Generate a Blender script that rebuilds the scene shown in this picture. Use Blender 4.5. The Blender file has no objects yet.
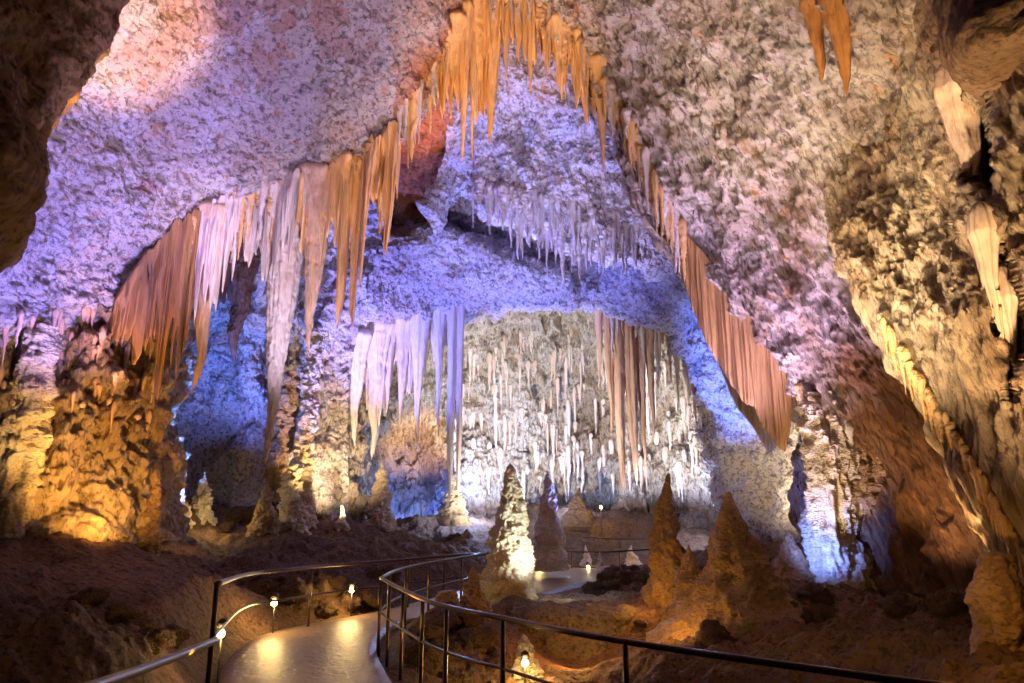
import bpy, math, random
import numpy as np
from mathutils import Vector
random.seed(7)
RNG = np.random.default_rng(11)
scn = bpy.context.scene
COL = scn.collection
# ------------------------------------------------------------------ camera
F = 683.0; W = 1024; H = 683
PITCH = math.radians(13.0)
EYE = np.array([0.0, 0.0, 2.3])
cam_d = bpy.data.cameras.new('camera'); cam_d.sensor_width = 36.0; cam_d.lens = F / W * 36.0
cam_d.clip_end = 300
cam = bpy.data.objects.new('camera', cam_d); COL.objects.link(cam)
cam.location = EYE; cam.rotation_euler = (math.pi / 2 + PITCH, 0, 0)
scn.camera = cam
cp, sp = math.cos(PITCH), math.sin(PITCH)

def at(px, py, Y):
    """pixel + forward distance -> world point"""
    a = (px - W / 2) / F; b = (H / 2 - py) / F
    d = np.array([a, cp - b * sp, sp + b * cp])
    return EYE + d * (Y / max(d[1], 0.02))

def proj(P):
    Q = P - EYE
    f = Q[..., 1] * cp + Q[..., 2] * sp
    u = -Q[..., 1] * sp + Q[..., 2] * cp
    f = np.where(np.abs(f) < 1e-3, 1e-3, f)
    return W / 2 + F * Q[..., 0] / f, H / 2 - F * u / f

# ------------------------------------------------------------------ noise
_G = RNG.normal(size=(256, 3)); _G /= np.linalg.norm(_G, axis=1)[:, None]
_G = _G.astype(np.float32)
_PM = RNG.permutation(256)
_PM = np.concatenate([_PM, _PM, _PM]).astype(np.int32)
_RV = RNG.random((256, 3)).astype(np.float32)

def perlin(P):
    P = P.astype(np.float32)
    i = np.floor(P); f = P - i; i = i.astype(np.int32) & 255
    u = f * f * f * (f * (f * 6 - 15) + 10)
    out = 0
    for dx in (0, 1):
        wx = u[:, 0] if dx else 1 - u[:, 0]
        hx = _PM[(i[:, 0] + dx) & 255]
        for dy in (0, 1):
            wy = u[:, 1] if dy else 1 - u[:, 1]
            hy = _PM[(hx + i[:, 1] + dy) & 255]
            for dz in (0, 1):
                wz = u[:, 2] if dz else 1 - u[:, 2]
                g = _G[_PM[(hy + i[:, 2] + dz) & 255]]
                d = g[:, 0] * (f[:, 0] - dx) + g[:, 1] * (f[:, 1] - dy) + g[:, 2] * (f[:, 2] - dz)
                out = out + wx * wy * wz * d
    return out * 1.5

def fbm(P, oct=4, gain=0.5, ridge=False):
    s = 0; a = 1.0; Q = P.copy()
    for o in range(oct):
        n = perlin(Q + 17.3 * o)
        s = s + a * ((0.5 - np.abs(n)) * 1.3 if ridge else n)
        a *= gain; Q = Q * 2.03
    return s

def worley(P):
    P = P.astype(np.float32)
    i = np.floor(P); f = P - i; i = i.astype(np.int32)
    best = np.full(len(P), 9.0, np.float32)
    for dx in (-1, 0, 1):
        hx = _PM[(i[:, 0] + dx) & 255]
        for dy in (-1, 0, 1):
            hy = _PM[(hx + i[:, 1] + dy) & 255]
            for dz in (-1, 0, 1):
                r = _RV[_PM[(hy + i[:, 2] + dz) & 255]]
                d = (r[:, 0] + dx - f[:, 0]) ** 2 + (r[:, 1] + dy - f[:, 1]) ** 2 + (r[:, 2] + dz - f[:, 2]) ** 2
                best = np.minimum(best, d)
    return np.sqrt(best)

# ------------------------------------------------------------------ materials
def lin(c):
    return tuple(((v / 255) / 12.92 if v / 255 <= 0.04045 else ((v / 255 + 0.055) / 1.055) ** 2.4) for v in c) + (1.0,)

def rock(name, base, second, speck, scale=1.0, zs=1.0, bump=0.5, rough=0.75, speck_amt=0.5, second_amt=0.5,
         mineral=None, spec=0.3, bdist=0.06, perob=False, flow=None, fleck=None, fleck_amt=.7):
    m = bpy.data.materials.new(name); m.use_nodes = True
    nt = m.node_tree; N = nt.nodes; L = nt.links
    bs = N['Principled BSDF']; bs.inputs['Roughness'].default_value = rough
    bs.inputs['Specular IOR Level'].default_value = spec
    tc = N.new('ShaderNodeTexCoord')
    mp = N.new('ShaderNodeMapping'); mp.inputs['Scale'].default_value = (scale, scale, scale * zs)
    if perob:
        oi = N.new('ShaderNodeObjectInfo'); vm = N.new('ShaderNodeVectorMath'); vm.operation = 'SCALE'
        vm.inputs[0].default_value = (37, 19, 53); L.new(oi.outputs['Random'], vm.inputs['Scale'])
        va = N.new('ShaderNodeVectorMath'); va.operation = 'ADD'
        L.new(tc.outputs['Object'], va.inputs[0]); L.new(vm.outputs[0], va.inputs[1])
        L.new(va.outputs[0], mp.inputs['Vector'])
    else:
        L.new(tc.outputs['Object'], mp.inputs['Vector'])
    if flow is not None:
        fd, fk = np.array(flow[0], float), flow[1]; fd = fd / np.linalg.norm(fd)
        dt = N.new('ShaderNodeVectorMath'); dt.operation = 'DOT_PRODUCT'; dt.inputs[1].default_value = fd
        L.new(tc.outputs['Object'], dt.inputs[0])
        sc_ = N.new('ShaderNodeVectorMath'); sc_.operation = 'SCALE'; sc_.inputs[0].default_value = fd * -(1 - fk); L.new(dt.outputs['Value'], sc_.inputs['Scale'])
        ad = N.new('ShaderNodeVectorMath'); ad.operation = 'ADD'; L.new(tc.outputs['Object'], ad.inputs[0]); L.new(sc_.outputs[0], ad.inputs[1])
        L.new(ad.outputs[0], mp.inputs['Vector'])
    def noise(sc, det=5, ro=0.6, dist=0.0):
        n = N.new('ShaderNodeTexNoise'); n.inputs['Scale'].default_value = sc; n.inputs['Detail'].default_value = det
        n.inputs['Roughness'].default_value = ro; n.inputs['Distortion'].default_value = dist
        L.new(mp.outputs[0], n.inputs['Vector']); return n.outputs['Fac']
    def ramp(fac, a, b):
        r = N.new('ShaderNodeMapRange'); r.inputs['From Min'].default_value = a; r.inputs['From Max'].default_value = b
        r.interpolation_type = 'SMOOTHSTEP'
        L.new(fac, r.inputs['Value']); return r.outputs[0]
    def mul(a, v):
        k = N.new('ShaderNodeMath'); k.operation = 'MULTIPLY'; L.new(a, k.inputs[0])
        if isinstance(v, float): k.inputs[1].default_value = v
        else: L.new(v, k.inputs[1])
        return k.outputs[0]
    def mix(fac, a, b):
        x = N.new('ShaderNodeMix'); x.data_type = 'RGBA'; L.new(fac, x.inputs[0])
        for s, v in ((6, a), (7, b)):
            if isinstance(v, tuple): x.inputs[s].default_value = v
            else: L.new(v, x.inputs[s])
        return x.outputs[2]
    big = ramp(noise(0.55, 4, 0.6, 0.5), 0.42, 0.68)
    c = mix(mul(big, second_amt), lin(base), lin(second))
    if mineral:
        at_ = N.new('ShaderNodeAttribute'); at_.attribute_name = 'mineral'
        c = mix(at_.outputs['Fac'], c, lin(mineral))
    fine = ramp(noise(7.5, 8, 0.75, 0.3), 0.5, 0.59)
    c = mix(mul(fine, speck_amt), c, lin(speck))
    if fleck: c = mix(mul(ramp(noise(3.1, 6, 0.7, 0.6), 0.56, 0.66), fleck_amt), c, lin(fleck))
    L.new(c, bs.inputs['Base Color'])
    v = N.new('ShaderNodeTexVoronoi'); v.inputs['Scale'].default_value = 9.0; L.new(mp.outputs[0], v.inputs['Vector'])
    v2 = N.new('ShaderNodeTexVoronoi'); v2.inputs['Scale'].default_value = 3.6; v2.inputs['Detail'].default_value = 2; L.new(mp.outputs[0], v2.inputs['Vector'])
    h = N.new('ShaderNodeMath'); h.operation = 'SUBTRACT'
    h0 = N.new('ShaderNodeMath'); h0.operation = 'ADD'; L.new(mul(v.outputs['Distance'], 0.4), h0.inputs[0]); L.new(mul(v2.outputs['Distance'], 0.7), h0.inputs[1])
    L.new(mul(noise(7.0, 8, 0.72, 0.2), 1.3), h.inputs[0]); L.new(h0.outputs[0], h.inputs[1])
    b = N.new('ShaderNodeBump'); b.inputs['Strength'].default_value = bump; b.inputs['Distance'].default_value = bdist
    L.new(h.outputs[0], b.inputs['Height']); L.new(b.outputs[0], bs.inputs['Normal'])
    return m

def plain(name, col, rough=0.5, metal=0.0, emit=None, es=0.0):
    m = bpy.data.materials.new(name); m.use_nodes = True
    nt = m.node_tree; bs = nt.nodes['Principled BSDF']
    tc = nt.nodes.new('ShaderNodeTexCoord'); n = nt.nodes.new('ShaderNodeTexNoise'); n.inputs['Scale'].default_value = 14
    nt.links.new(tc.outputs['Object'], n.inputs['Vector'])
    x = nt.nodes.new('ShaderNodeMix'); x.data_type = 'RGBA'; nt.links.new(n.outputs['Fac'], x.inputs[0])
    x.inputs[6].default_value = lin(col); x.inputs[7].default_value = lin(tuple(v * 0.75 for v in col))
    nt.links.new(x.outputs[2], bs.inputs['Base Color'])
    bs.inputs['Roughness'].default_value = rough; bs.inputs['Metallic'].default_value = metal
    if emit:
        bs.inputs['Emission Color'].default_value = lin(emit); bs.inputs['Emission Strength'].default_value = es
    return m

M = {}
M['crust'] = rock('crust_rock', (222, 214, 212), (190, 158, 130), (88, 62, 52), 1.0, 1.0, 1.0, 0.6, 0.72, 0.5, mineral=(188, 112, 62), bdist=.16, spec=.5, fleck=(196, 138, 84))
M['flow'] = rock('flowstone_rock', (212, 196, 172), (176, 134, 92), (84, 56, 34), 1.0, 0.45, 1.0, 0.45, 0.75, 0.7, mineral=(140, 86, 42), bdist=.16, spec=.6)
M['back'] = rock('back_flowstone', (228, 220, 210), (190, 160, 118), (92, 70, 54), 1.0, 0.4, 1.0, 0.55, 0.7, 0.5, mineral=(120, 84, 48), bdist=.22, spec=.5, fleck=(190, 150, 96))
M['brown'] = rock('brown_rock', (150, 118, 88), (118, 84, 56), (66, 46, 32), 1.2, 0.8, 0.9, 0.8, 0.7, 0.8, mineral=(90, 60, 36))
M['terrace'] = rock('terrace_stone', (158, 138, 112), (128, 104, 78), (76, 58, 42), 1.6, 1.0, 1.0, 0.7, 0.7, 0.7, mineral=(150, 120, 80), bdist=.1)
M['earth'] = rock('cave_floor_earth', (106, 78, 54), (84, 58, 38), (44, 30, 22), 1.6, 1.0, 1.0, 0.85, 0.75, 0.8, mineral=(140, 102, 68))
M['blush_st'] = rock('blush_stalactite', (214, 182, 158), (192, 144, 104), (160, 116, 88), 2.0, 0.12, 0.5, 0.5, 0.4, 0.6, perob=True, spec=0.45, bdist=0.03)
M['ochre_st'] = rock('ochre_stalactite', (168, 112, 58), (140, 88, 42), (100, 64, 34), 2.0, 0.15, 0.6, 0.55, 0.5, 0.6, perob=True, spec=0.4, bdist=0.03)
M['shaded_st'] = rock('shaded_stalactite', (120, 86, 74), (96, 64, 50), (70, 46, 38), 2.0, 0.2, 0.6, 0.6, 0.5, 0.6, perob=True, spec=0.35, bdist=0.03)  # darker copy for the recess pair; their shade is put into the colour
M['white_st'] = rock('white_stalactite', (226, 214, 208), (206, 172, 140), (176, 150, 130), 2.0, 0.12, 0.5, 0.5, 0.4, 0.5, perob=True, spec=0.45, bdist=0.03)
M['tan_st'] = rock('tan_stalactite', (236, 194, 136), (216, 160, 92), (186, 132, 80), 2.0, 0.12, 0.5, 0.55, 0.45, 0.6, perob=True, spec=0.4, bdist=0.03)
M['sheet'] = rock('tan_drapery', (178, 138, 92), (152, 108, 62), (112, 78, 48), 1.6, 0.1, 0.35, 0.55, 0.4, 0.6, perob=True, spec=0.35, bdist=0.03)
M['mite'] = rock('stalagmite_stone', (168, 134, 94), (132, 98, 62), (80, 56, 36), 2.2, 1.6, 0.9, 0.6, 0.5, 0.6, perob=True, spec=0.4)
M['mite_d'] = rock('dark_stalagmite_stone', (104, 80, 60), (84, 62, 44), (56, 40, 30), 2.2, 1.6, 0.9, 0.6, 0.5, 0.6, perob=True, spec=0.3)
M['mite_w'] = rock('pale_stalagmite_stone', (222, 206, 178), (180, 142, 96), (122, 92, 62), 2.2, 1.6, 0.9, 0.6, 0.45, 0.5, perob=True, spec=0.4)
M['rail'] = plain('rail_metal', (96, 74, 58), 0.38, 0.75)
M['concrete'] = rock('path_concrete', (128, 104, 78), (106, 84, 60), (84, 66, 48), 1.5, 1.0, 0.4, 0.42, 0.35, 0.5, spec=0.5, bdist=0.03)
M['bulb'] = plain('lamp_glow', (255, 230, 180), 0.4, 0, (255, 214, 140), 40.0)
M['fixture'] = plain('lamp_housing', (52, 44, 38), 0.5, 0.4)

# ------------------------------------------------------------------ mesh helpers
def mesh_from(name, V, Fq, smooth=True):
    me = bpy.data.meshes.new(name)
    V = np.asarray(V, np.float32); Fq = np.asarray(Fq, np.int32)
    me.vertices.add(len(V)); me.vertices.foreach_set('co', V.ravel())
    k = Fq.shape[1]
    me.loops.add(Fq.size); me.loops.foreach_set('vertex_index', Fq.ravel())
    me.polygons.add(len(Fq)); me.polygons.foreach_set('loop_start', np.arange(0, Fq.size, k, dtype=np.int32))
    me.polygons.foreach_set('loop_total', np.full(len(Fq), k, np.int32))
    me.polygons.foreach_set('use_smooth', np.full(len(Fq), smooth))
    me.update(calc_edges=True); me.validate()
    return me

def add(name, me, mat, parent=None, loc=None, label=None, cat=None, group=None, kind=None):
    o = bpy.data.objects.new(name, me); COL.objects.link(o)
    if mat is not None and me is not None and len(me.materials) == 0: me.materials.append(mat)
    if parent: o.parent = parent
    if loc is not None: o.location = Vector([float(v) for v in loc])
    tag(o, label, cat, group, kind)
    return o

def tag(o, label=None, cat=None, group=None, kind=None):
    if label: o['label'] = label
    if cat: o['category'] = cat
    if group: o['group'] = group
    if kind: o['kind'] = kind
    return o

def empty(name, loc, label, cat, group=None):
    o = bpy.data.objects.new(name, None); COL.objects.link(o); o.location = Vector([float(v) for v in loc])
    o.empty_display_size = 0.2
    return tag(o, label, cat, group)

def grid_faces(nv, nu, wrap=False):
    i = np.arange(nv - 1)[:, None]; j = np.arange(nu if wrap else nu - 1)[None, :]
    j2 = (j + 1) % nu
    return np.stack([i * nu + j, i * nu + j2, (i + 1) * nu + j2, (i + 1) * nu + j], -1).reshape(-1, 4)

def catmull(A, n, axis):
    A = np.moveaxis(A, axis, 0); k = len(A)
    t = np.linspace(0, k - 1, n); i = np.minimum(t.astype(int), k - 2); f = (t - i).reshape(-1, *([1] * (A.ndim - 1)))
    p = lambda j: A[np.clip(j, 0, k - 1)]
    p0 = np.where((i - 1 < 0).reshape(f.shape), 2 * p(i) - p(i + 1), p(i - 1))
    p3 = np.where((i + 2 > k - 1).reshape(f.shape), 2 * p(i + 1) - p(i), p(i + 2))
    p1, p2 = p(i), p(i + 1)
    r = 0.5 * (2 * p1 + (p2 - p0) * f + (2 * p0 - 5 * p1 + 4 * p2 - p3) * f ** 2 + (3 * p1 - p0 - 3 * p2 + p3) * f ** 3)
    return np.moveaxis(r, 0, axis)

def displace(P, D, seed=0.0):
    """rock relief along the normal, metres"""
    d = np.zeros(len(P))
    S = P + seed * 13.7
    if 'big' in D: d += D['big'][0] * fbm(S * D['big'][1], 3)
    if 'mid' in D: d += D['mid'][0] * fbm(S * D['mid'][1], 4, 0.55)
    if 'ridge' in D: d += D['ridge'][0] * (fbm(S * D['ridge'][1], 3, 0.5, True) - 0.4)
    if 'streak' in D:
        a, fr, dr, k = D['streak']
        dr = np.array(dr, float); dr /= np.linalg.norm(dr)
        Q = S - (S @ dr)[:, None] * dr * (1 - k)
        d += a * (fbm(Q * fr, 4, 0.6, True) - 0.4)
    if 'pop' in D:
        a, fr = D['pop'][:2]; dr = D['pop'][2] if len(D['pop']) > 2 else None
        Q = S
        if dr is not None:
            k = D['pop'][3]; dr = np.array(dr, float); dr /= np.linalg.norm(dr)
            Q = S - (S @ dr)[:, None] * dr * (1 - k)
        Q = Q + 0.25 / fr * np.stack([perlin(Q * fr * .8 + 5), perlin(Q * fr * .8 + 9), perlin(Q * fr * .8 + 14)], 1)
        d += a * (0.55 - worley(Q * fr)) + 0.5 * a * (0.5 - worley(Q * fr * 2.1)) + .32 * a * (0.5 - worley(Q * fr * 4.4))
    return d

def surf(name, rows, nu, nv, mat, D, skirt=(), seed=0.0, kind='structure', mineral=None, push=None, rowk=None):
    A = np.array([[at(*p) for p in r] for r in rows])          # rows x cols x 3
    pre = [A[0] + np.array(s) for s in skirt][::-1]
    if pre: A = np.concatenate([np.array(pre), A], 0)
    A = catmull(A, nu, 1)
    A = catmull(A, nv, 0)
    if push is not None: A = push(A)
    du = np.gradient(A, axis=1); dv = np.gradient(A, axis=0)
    n = np.cross(du, dv); n /= np.linalg.norm(n, axis=2)[..., None] + 1e-9
    toC = EYE - A
    m = slice(int(nv * len(pre) / (len(rows) + len(pre) - 1)), None)
    if (n[m] * toC[m]).sum() < 0: n = -n; flip = True
    else: flip = False
    P = A.reshape(-1, 3); Nn = n.reshape(-1, 3)
    d = displace(P, D, seed)
    V = P + Nn * d[:, None]
    Fq = grid_faces(nv, nu)
    if flip: Fq = Fq[:, ::-1]
    me = mesh_from(name, V, Fq)
    if mineral is not None:
        px, py = proj(P)
        v = np.clip(mineral(px, py, P), 0, 1).astype(np.float32)
        a = me.attributes.new('mineral', 'FLOAT', 'POINT'); a.data.foreach_set('value', v)
    return add(name, me, mat, kind=kind)

def blob(px, py, cx, cy, rx, ry, s=0.5):
    r = np.sqrt(((px - cx) / rx) ** 2 + ((py - cy) / ry) ** 2)
    return np.clip((1 + s - r) / (2 * s), 0, 1)

# ------------------------------------------------------------------ cave shell
RA = [(507, -14, 15), (470, 8, 15), (430, 72, 15), (400, 113, 15), (350, 148, 15), (300, 165, 15), (240, 186, 14.6), (190, 212, 14.2),
      (160, 236, 14), (130, 262, 13.6), (105, 298, 13.2), (60, 335, 12.5), (0, 355, 11.8), (-90, 380, 11)]
A1 = [(505, -80, 13), (450, -60, 13), (370, 0, 13), (320, 40, 13), (270, 70, 13), (220, 95, 13), (160, 125, 12.8), (120, 160, 12.5),
      (90, 195, 12), (65, 230, 12), (45, 270, 11.8), (10, 310, 11.2), (-40, 345, 10.6), (-120, 375, 10)]
A2 = [(500, -180, 10.5), (430, -170, 10.5), (330, -130, 10), (260, -80, 10), (190, -30, 10.5), (140, 10, 10.5), (90, 40, 10.5), (50, 90, 10.5),
      (10, 130, 10), (-20, 180, 10), (-40, 230, 9.5), (-70, 290, 9), (-110, 340, 8.6), (-160, 370, 8.2)]
A3 = [(500, -350, 8), (400, -350, 8), (280, -330, 7.5), (180, -300, 7), (100, -260, 7), (0, -220, 6.5), (-80, -150, 6.5), (-130, -60, 6.5),
      (-170, 20, 6.5), (-200, 100, 6.5), (-220, 180, 6.5), (-240, 260, 6.3), (-260, 340, 6.2), (-280, 400, 6)]
LIP = [(0, .25, -.38), (0, .9, -.1), (0, 1.6, .9), (0, 2.4, 2.2)]
CRUST = dict(big=(.35, .22), mid=(.22, .9), pop=(.17, 3.0), ridge=(.04, 2.2))
surf('ceiling_left', [RA, A1, A2, A3], 780, 470, M['crust'], CRUST, LIP, 1.0,
     mineral=lambda x, y, P: .55 * blob(x, y, 145, 186, 10, 8) + .5 * blob(x, y, 280, 20, 130, 60, .8) * (fbm(P * 1.1, 3) > .1) + .8 * np.exp(-((P[:, 1] - 15) / .5) ** 2) * (x > 395))
RB = [(507, -14, 15), (548, 12, 15), (592, 60, 15), (628, 122, 15), (655, 185, 15), (690, 240, 15), (727, 290, 14.7), (765, 343, 14.5),
      (795, 385, 14.4), (832, 425, 14.3), (850, 480, 14.3), (856, 620, 14.3)]
B1 = [(505, -80, 13), (600, -60, 13), (660, -10, 13), (710, 50, 13), (740, 110, 13), (770, 180, 13), (800, 240, 13), (830, 305, 13),
      (855, 360, 13), (880, 420, 13), (900, 490, 13), (905, 640, 13)]
B2 = [(500, -180, 10.5), (640, -170, 10.5), (740, -120, 10), (810, -50, 10), (860, 20, 10), (890, 100, 10.3), (910, 180, 10.5), (930, 260, 10.8),
      (940, 330, 11), (960, 410, 11.2), (980, 490, 11.3), (990, 660, 11)]
B3 = [(500, -350, 8), (680, -350, 8), (860, -300, 7), (960, -240, 7), (1040, -160, 7), (1080, -60, 7), (1100, 60, 7), (1120, 180, 7),
      (1130, 280, 7.5), (1140, 380, 8), (1150, 480, 8), (1150, 660, 8)]
DIRB = (at(760, 220, 12) - at(690, 60, 12.8))
M['flow_b'] = rock('streaked_crust', (216, 204, 196), (190, 158, 126), (92, 64, 48), 1.0, 1.0, 1.0, 0.6, 0.78, 0.55, mineral=(128, 88, 52), bdist=.15, flow=(DIRB, .3), spec=.5, fleck=(200, 144, 84))
surf('ceiling_right', [RB, B1, B2, B3], 760, 540, M['flow_b'],
     dict(big=(.3, .25), mid=(.16, 1.0), pop=(.16, 2.8, DIRB, .4), streak=(.3, 1.9, DIRB, .18)), LIP, 2.0,
     mineral=lambda x, y, P: .45 * blob(x, y, 790, 290, 40, 50, .8) * (fbm(P * .9, 3) > 0) + 1.0 * blob(x, y, 915, 490, 85, 130, .5) + .6 * np.clip((x - 660) / 150, 0, 1) * np.clip(.6 + fbm(P * .8, 3), 0, 1.3))
E0 = [(690, -120, 14.5), (750, 30, 14.5), (828, 180, 12.4), (858, 268, 9.9), (882, 325, 9.1), (920, 388, 8.4), (960, 450, 7.8), (1000, 520, 7.2), (1040, 590, 6.8), (1060, 700, 6.5)]
E1 = [(800, -200, 11), (850, -40, 10.8), (890, 90, 10.5), (918, 200, 9.2), (945, 270, 8.1), (975, 335, 7.3), (1010, 400, 6.9), (1045, 470, 6.5), (1080, 550, 6.2), (1100, 700, 6)]
E2 = [(950, -260, 7.5), (960, -80, 7.5), (985, 40, 7.2), (1000, 150, 7), (1020, 230, 6.7), (1040, 300, 6.4), (1060, 370, 6.1), (1090, 440, 5.9), (1120, 540, 5.7), (1150, 700, 5.5)]
E3 = [(1150, -300, 5.5), (1150, -100, 5.5), (1150, 20, 5.4), (1160, 120, 5.3), (1170, 200, 5.2), (1180, 290, 5.1), (1190, 360, 5), (1200, 440, 4.9), (1210, 540, 4.8), (1230, 700, 4.7)]
DIRE = (at(940, 330, 8) - at(890, 200, 8.6))
M['flow_e'] = rock('streaked_flowstone', (214, 194, 164), (180, 142, 100), (96, 64, 38), 1.0, 1.0, 1.0, 0.55, 0.7, 0.7, mineral=(146, 90, 44), bdist=.12, flow=(DIRE, .22), spec=.5)
def hollow(A):
    px, py = proj(A); A = A.copy(); b = .4 * blob(px, py, 955, 72, 26, 30, .7) + .35 * blob(px, py, 982, 222, 16, 22, .7)
    v = EYE - A; A += v / np.linalg.norm(v, axis=-1)[..., None] * b[..., None]
    k = blob(px, py, 984, 140, 17, 42, .35) + .8 * blob(px, py, 1012, 320, 10, 60, .5)
    A[..., 1] += 1.5 * k; A[..., 0] += 1.2 * k
    return A
surf('wall_right', [E0, E1, E2, E3], 720, 480, M['flow_e'],
     dict(big=(.16, .35), mid=(.05, 1.3), pop=(.07, 5.0, DIRE, .3), streak=(.17, 3.2, DIRE, .12)), [(.2, .3, -.12), (.9, 1.2, .1), (1.8, 2.4, .6)], 3.0, push=hollow,
     mineral=lambda x, y, P: .9 * blob(x, y, 840, 20, 34, 60, .7) + .95 * blob(x, y, 1000, 20, 70, 60, .5) + .5 * blob(x, y, 1000, 340, 60, 260, .8))
WL = [[(-90, 340, 11.6), (0, 320, 12.4), (60, 300, 13.1), (105, 270, 13.8), (130, 245, 14.2), (165, 215, 14.8), (185, 215, 16), (192, 215, 19)],
      [(-90, 430, 11.2), (0, 400, 12), (55, 390, 12.6), (100, 340, 13.2), (130, 330, 13.8), (164, 330, 14.8), (174, 335, 16.5), (182, 335, 19)],
      [(-90, 480, 11), (0, 460, 11.8), (50, 460, 12.4), (95, 430, 13), (130, 430, 13.6), (160, 430, 14.6), (170, 430, 16.5), (178, 430, 19)],
      [(-90, 570, 10.5), (0, 560, 11.4), (45, 555, 12), (90, 550, 12.7), (130, 545, 13.4), (162, 540, 14.4), (172, 540, 16.5), (180, 540, 19)]]
surf('wall_left', WL, 340, 330, M['flow'], dict(big=(.5, .5), mid=(.3, 1.2), pop=(.42, 1.7, (0, 0, 1), .7), streak=(.16, 1.6, (0, 0, 1), .25)), (), 4.0,
     mineral=lambda x, y, P: .35 + 0 * x)
HL = [[(120, 120, 20), (200, 120, 20.5), (260, 120, 20), (330, 140, 19.5), (390, 130, 19)],
      [(130, 250, 21), (200, 250, 22), (260, 250, 22), (320, 250, 21.4), (380, 240, 20.8)],
      [(140, 380, 21.5), (200, 380, 23), (260, 380, 23), (310, 380, 22.8), (350, 380, 23)],
      [(140, 560, 21), (200, 550, 22), (260, 550, 22), (310, 550, 22.4), (350, 550, 23)]]
surf('wall_left_recess', HL, 300, 380, M['crust'], dict(big=(.6, .35), mid=(.3, .9), pop=(.2, 1.8), streak=(.2, 1.0, (0, 0, 1), .3)), (), 5.0)
F1 = [[(296, 440, 23.2), (304, 400, 23.4), (322, 368, 23.8), (355, 342, 24), (395, 325, 24), (435, 312, 24), (485, 301, 24), (540, 296, 24),
       (600, 297, 24), (640, 314, 23.8), (680, 345, 23.5), (706, 378, 23), (722, 425, 22.6), (733, 475, 22.3), (742, 560, 22)],
      [(270, 430, 22.6), (280, 380, 22.6), (300, 330, 22.6), (340, 300, 23.2), (385, 285, 23.4), (430, 275, 23.4), (485, 262, 23.4), (540, 255, 23.2),
       (605, 258, 22.5), (655, 275, 22.2), (700, 310, 21.8), (735, 350, 21.2), (755, 410, 20.8), (765, 470, 20.6), (775, 560, 20.5)],
      [(255, 420, 22.3), (262, 350, 21.8), (285, 280, 21), (335, 245, 22.2), (385, 225, 22.5), (430, 215, 22.5), (485, 205, 22.5), (545, 190, 22.2),
       (610, 200, 20.8), (665, 225, 20.2), (715, 260, 19.6), (760, 310, 19), (785, 390, 18.6), (800, 460, 18.5), (810, 560, 18.5)],
      [(250, 400, 22), (255, 300, 21), (280, 200, 19), (330, 150, 18.5), (385, 130, 18.5), (430, 110, 18.5), (485, 90, 18.5), (545, 80, 18.5),
       (620, 100, 18.3), (680, 150, 18), (730, 200, 17.6), (780, 270, 17.2), (815, 370, 17), (830, 450, 17), (840, 560, 17)],
      [(245, 390, 22), (250, 250, 20.5), (280, 130, 17.5), (330, 70, 17), (385, 40, 16.8), (430, 10, 16.8), (485, -20, 16.8), (545, -20, 16.8),
       (630, 30, 16.8), (690, 80, 16.6), (750, 130, 16.4), (800, 220, 16), (850, 350, 16), (870, 450, 16), (880, 560, 16)]]
surf('ceiling_middle', F1, 620, 440, M['crust'], dict(big=(.5, .25), mid=(.36, .7), pop=(.34, 1.6), ridge=(.1, 1.4)),
     [(0, .5, -.3), (0, 1.5, .3), (0, 3, 2), (0, 5, 4)], 6.0,
     mineral=lambda x, y, P: 1.0 * blob(x, y, 415, 150, 46, 90, .3))
F3 = [[(303, 396, 23.0), (322, 366, 23.3), (355, 341, 23.5), (395, 324, 23.6), (435, 311, 23.6), (485, 300, 23.6), (540, 296, 23.7), (590, 296, 24), (618, 300, 24.4)],
      [(306, 358, 21.8), (328, 322, 21.8), (360, 296, 21.8), (395, 280, 21.8), (430, 272, 21.9), (478, 278, 22.2), (530, 285, 22.6), (585, 290, 23.4), (618, 296, 24.2)],
      [(310, 328, 21.6), (335, 282, 21.4), (365, 250, 21.2), (395, 233, 21.1), (425, 227, 21.1), (458, 237, 21.4), (498, 256, 21.9), (545, 274, 22.6), (618, 291, 24.2)],
      [(312, 322, 22.8), (338, 274, 22.8), (367, 243, 22.8), (395, 227, 22.8), (425, 221, 22.8), (459, 231, 23), (500, 250, 23.2), (548, 268, 23.6), (618, 286, 24.8)]]
surf('ceiling_middle_dome', F3, 420, 200, M['crust'], dict(big=(.3, .3), mid=(.25, .8), pop=(.3, 1.7), ridge=(.1, 1.4)), [(0, .5, -.2), (0, 1.5, .5), (0, 3, 2)], 6.5)
F2 = [[(425, 218, 20.6), (455, 180, 20.2), (490, 200, 19.9), (530, 222, 19.7), (570, 236, 19.6), (610, 243, 19.8), (645, 252, 20.2), (680, 266, 20.8)],
      [(430, 200, 20.5), (465, 160, 19.6), (500, 160, 19.2), (540, 165, 19), (580, 170, 19), (620, 190, 19.3), (655, 205, 19.8), (690, 235, 20.4)],
      [(440, 170, 20), (475, 125, 18.7), (510, 110, 18.4), (550, 105, 18.2), (590, 110, 18.3), (625, 140, 18.6), (660, 170, 19.2), (700, 210, 20)],
      [(450, 110, 18.8), (480, 70, 17.8), (515, 50, 17.6), (555, 45, 17.4), (595, 55, 17.5), (630, 90, 17.9), (665, 130, 18.6), (705, 180, 19.6)]]
surf('ceiling_middle_boss', F2, 330, 260, M['crust'], dict(big=(.4, .4), mid=(.2, 1), pop=(.15, 2.2), streak=(.25, 1.3, (.3, .2, -1), .25)),
     [(0, .4, -.2), (0, 1.2, .4), (0, 2.4, 1.6)], 7.0)

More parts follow.
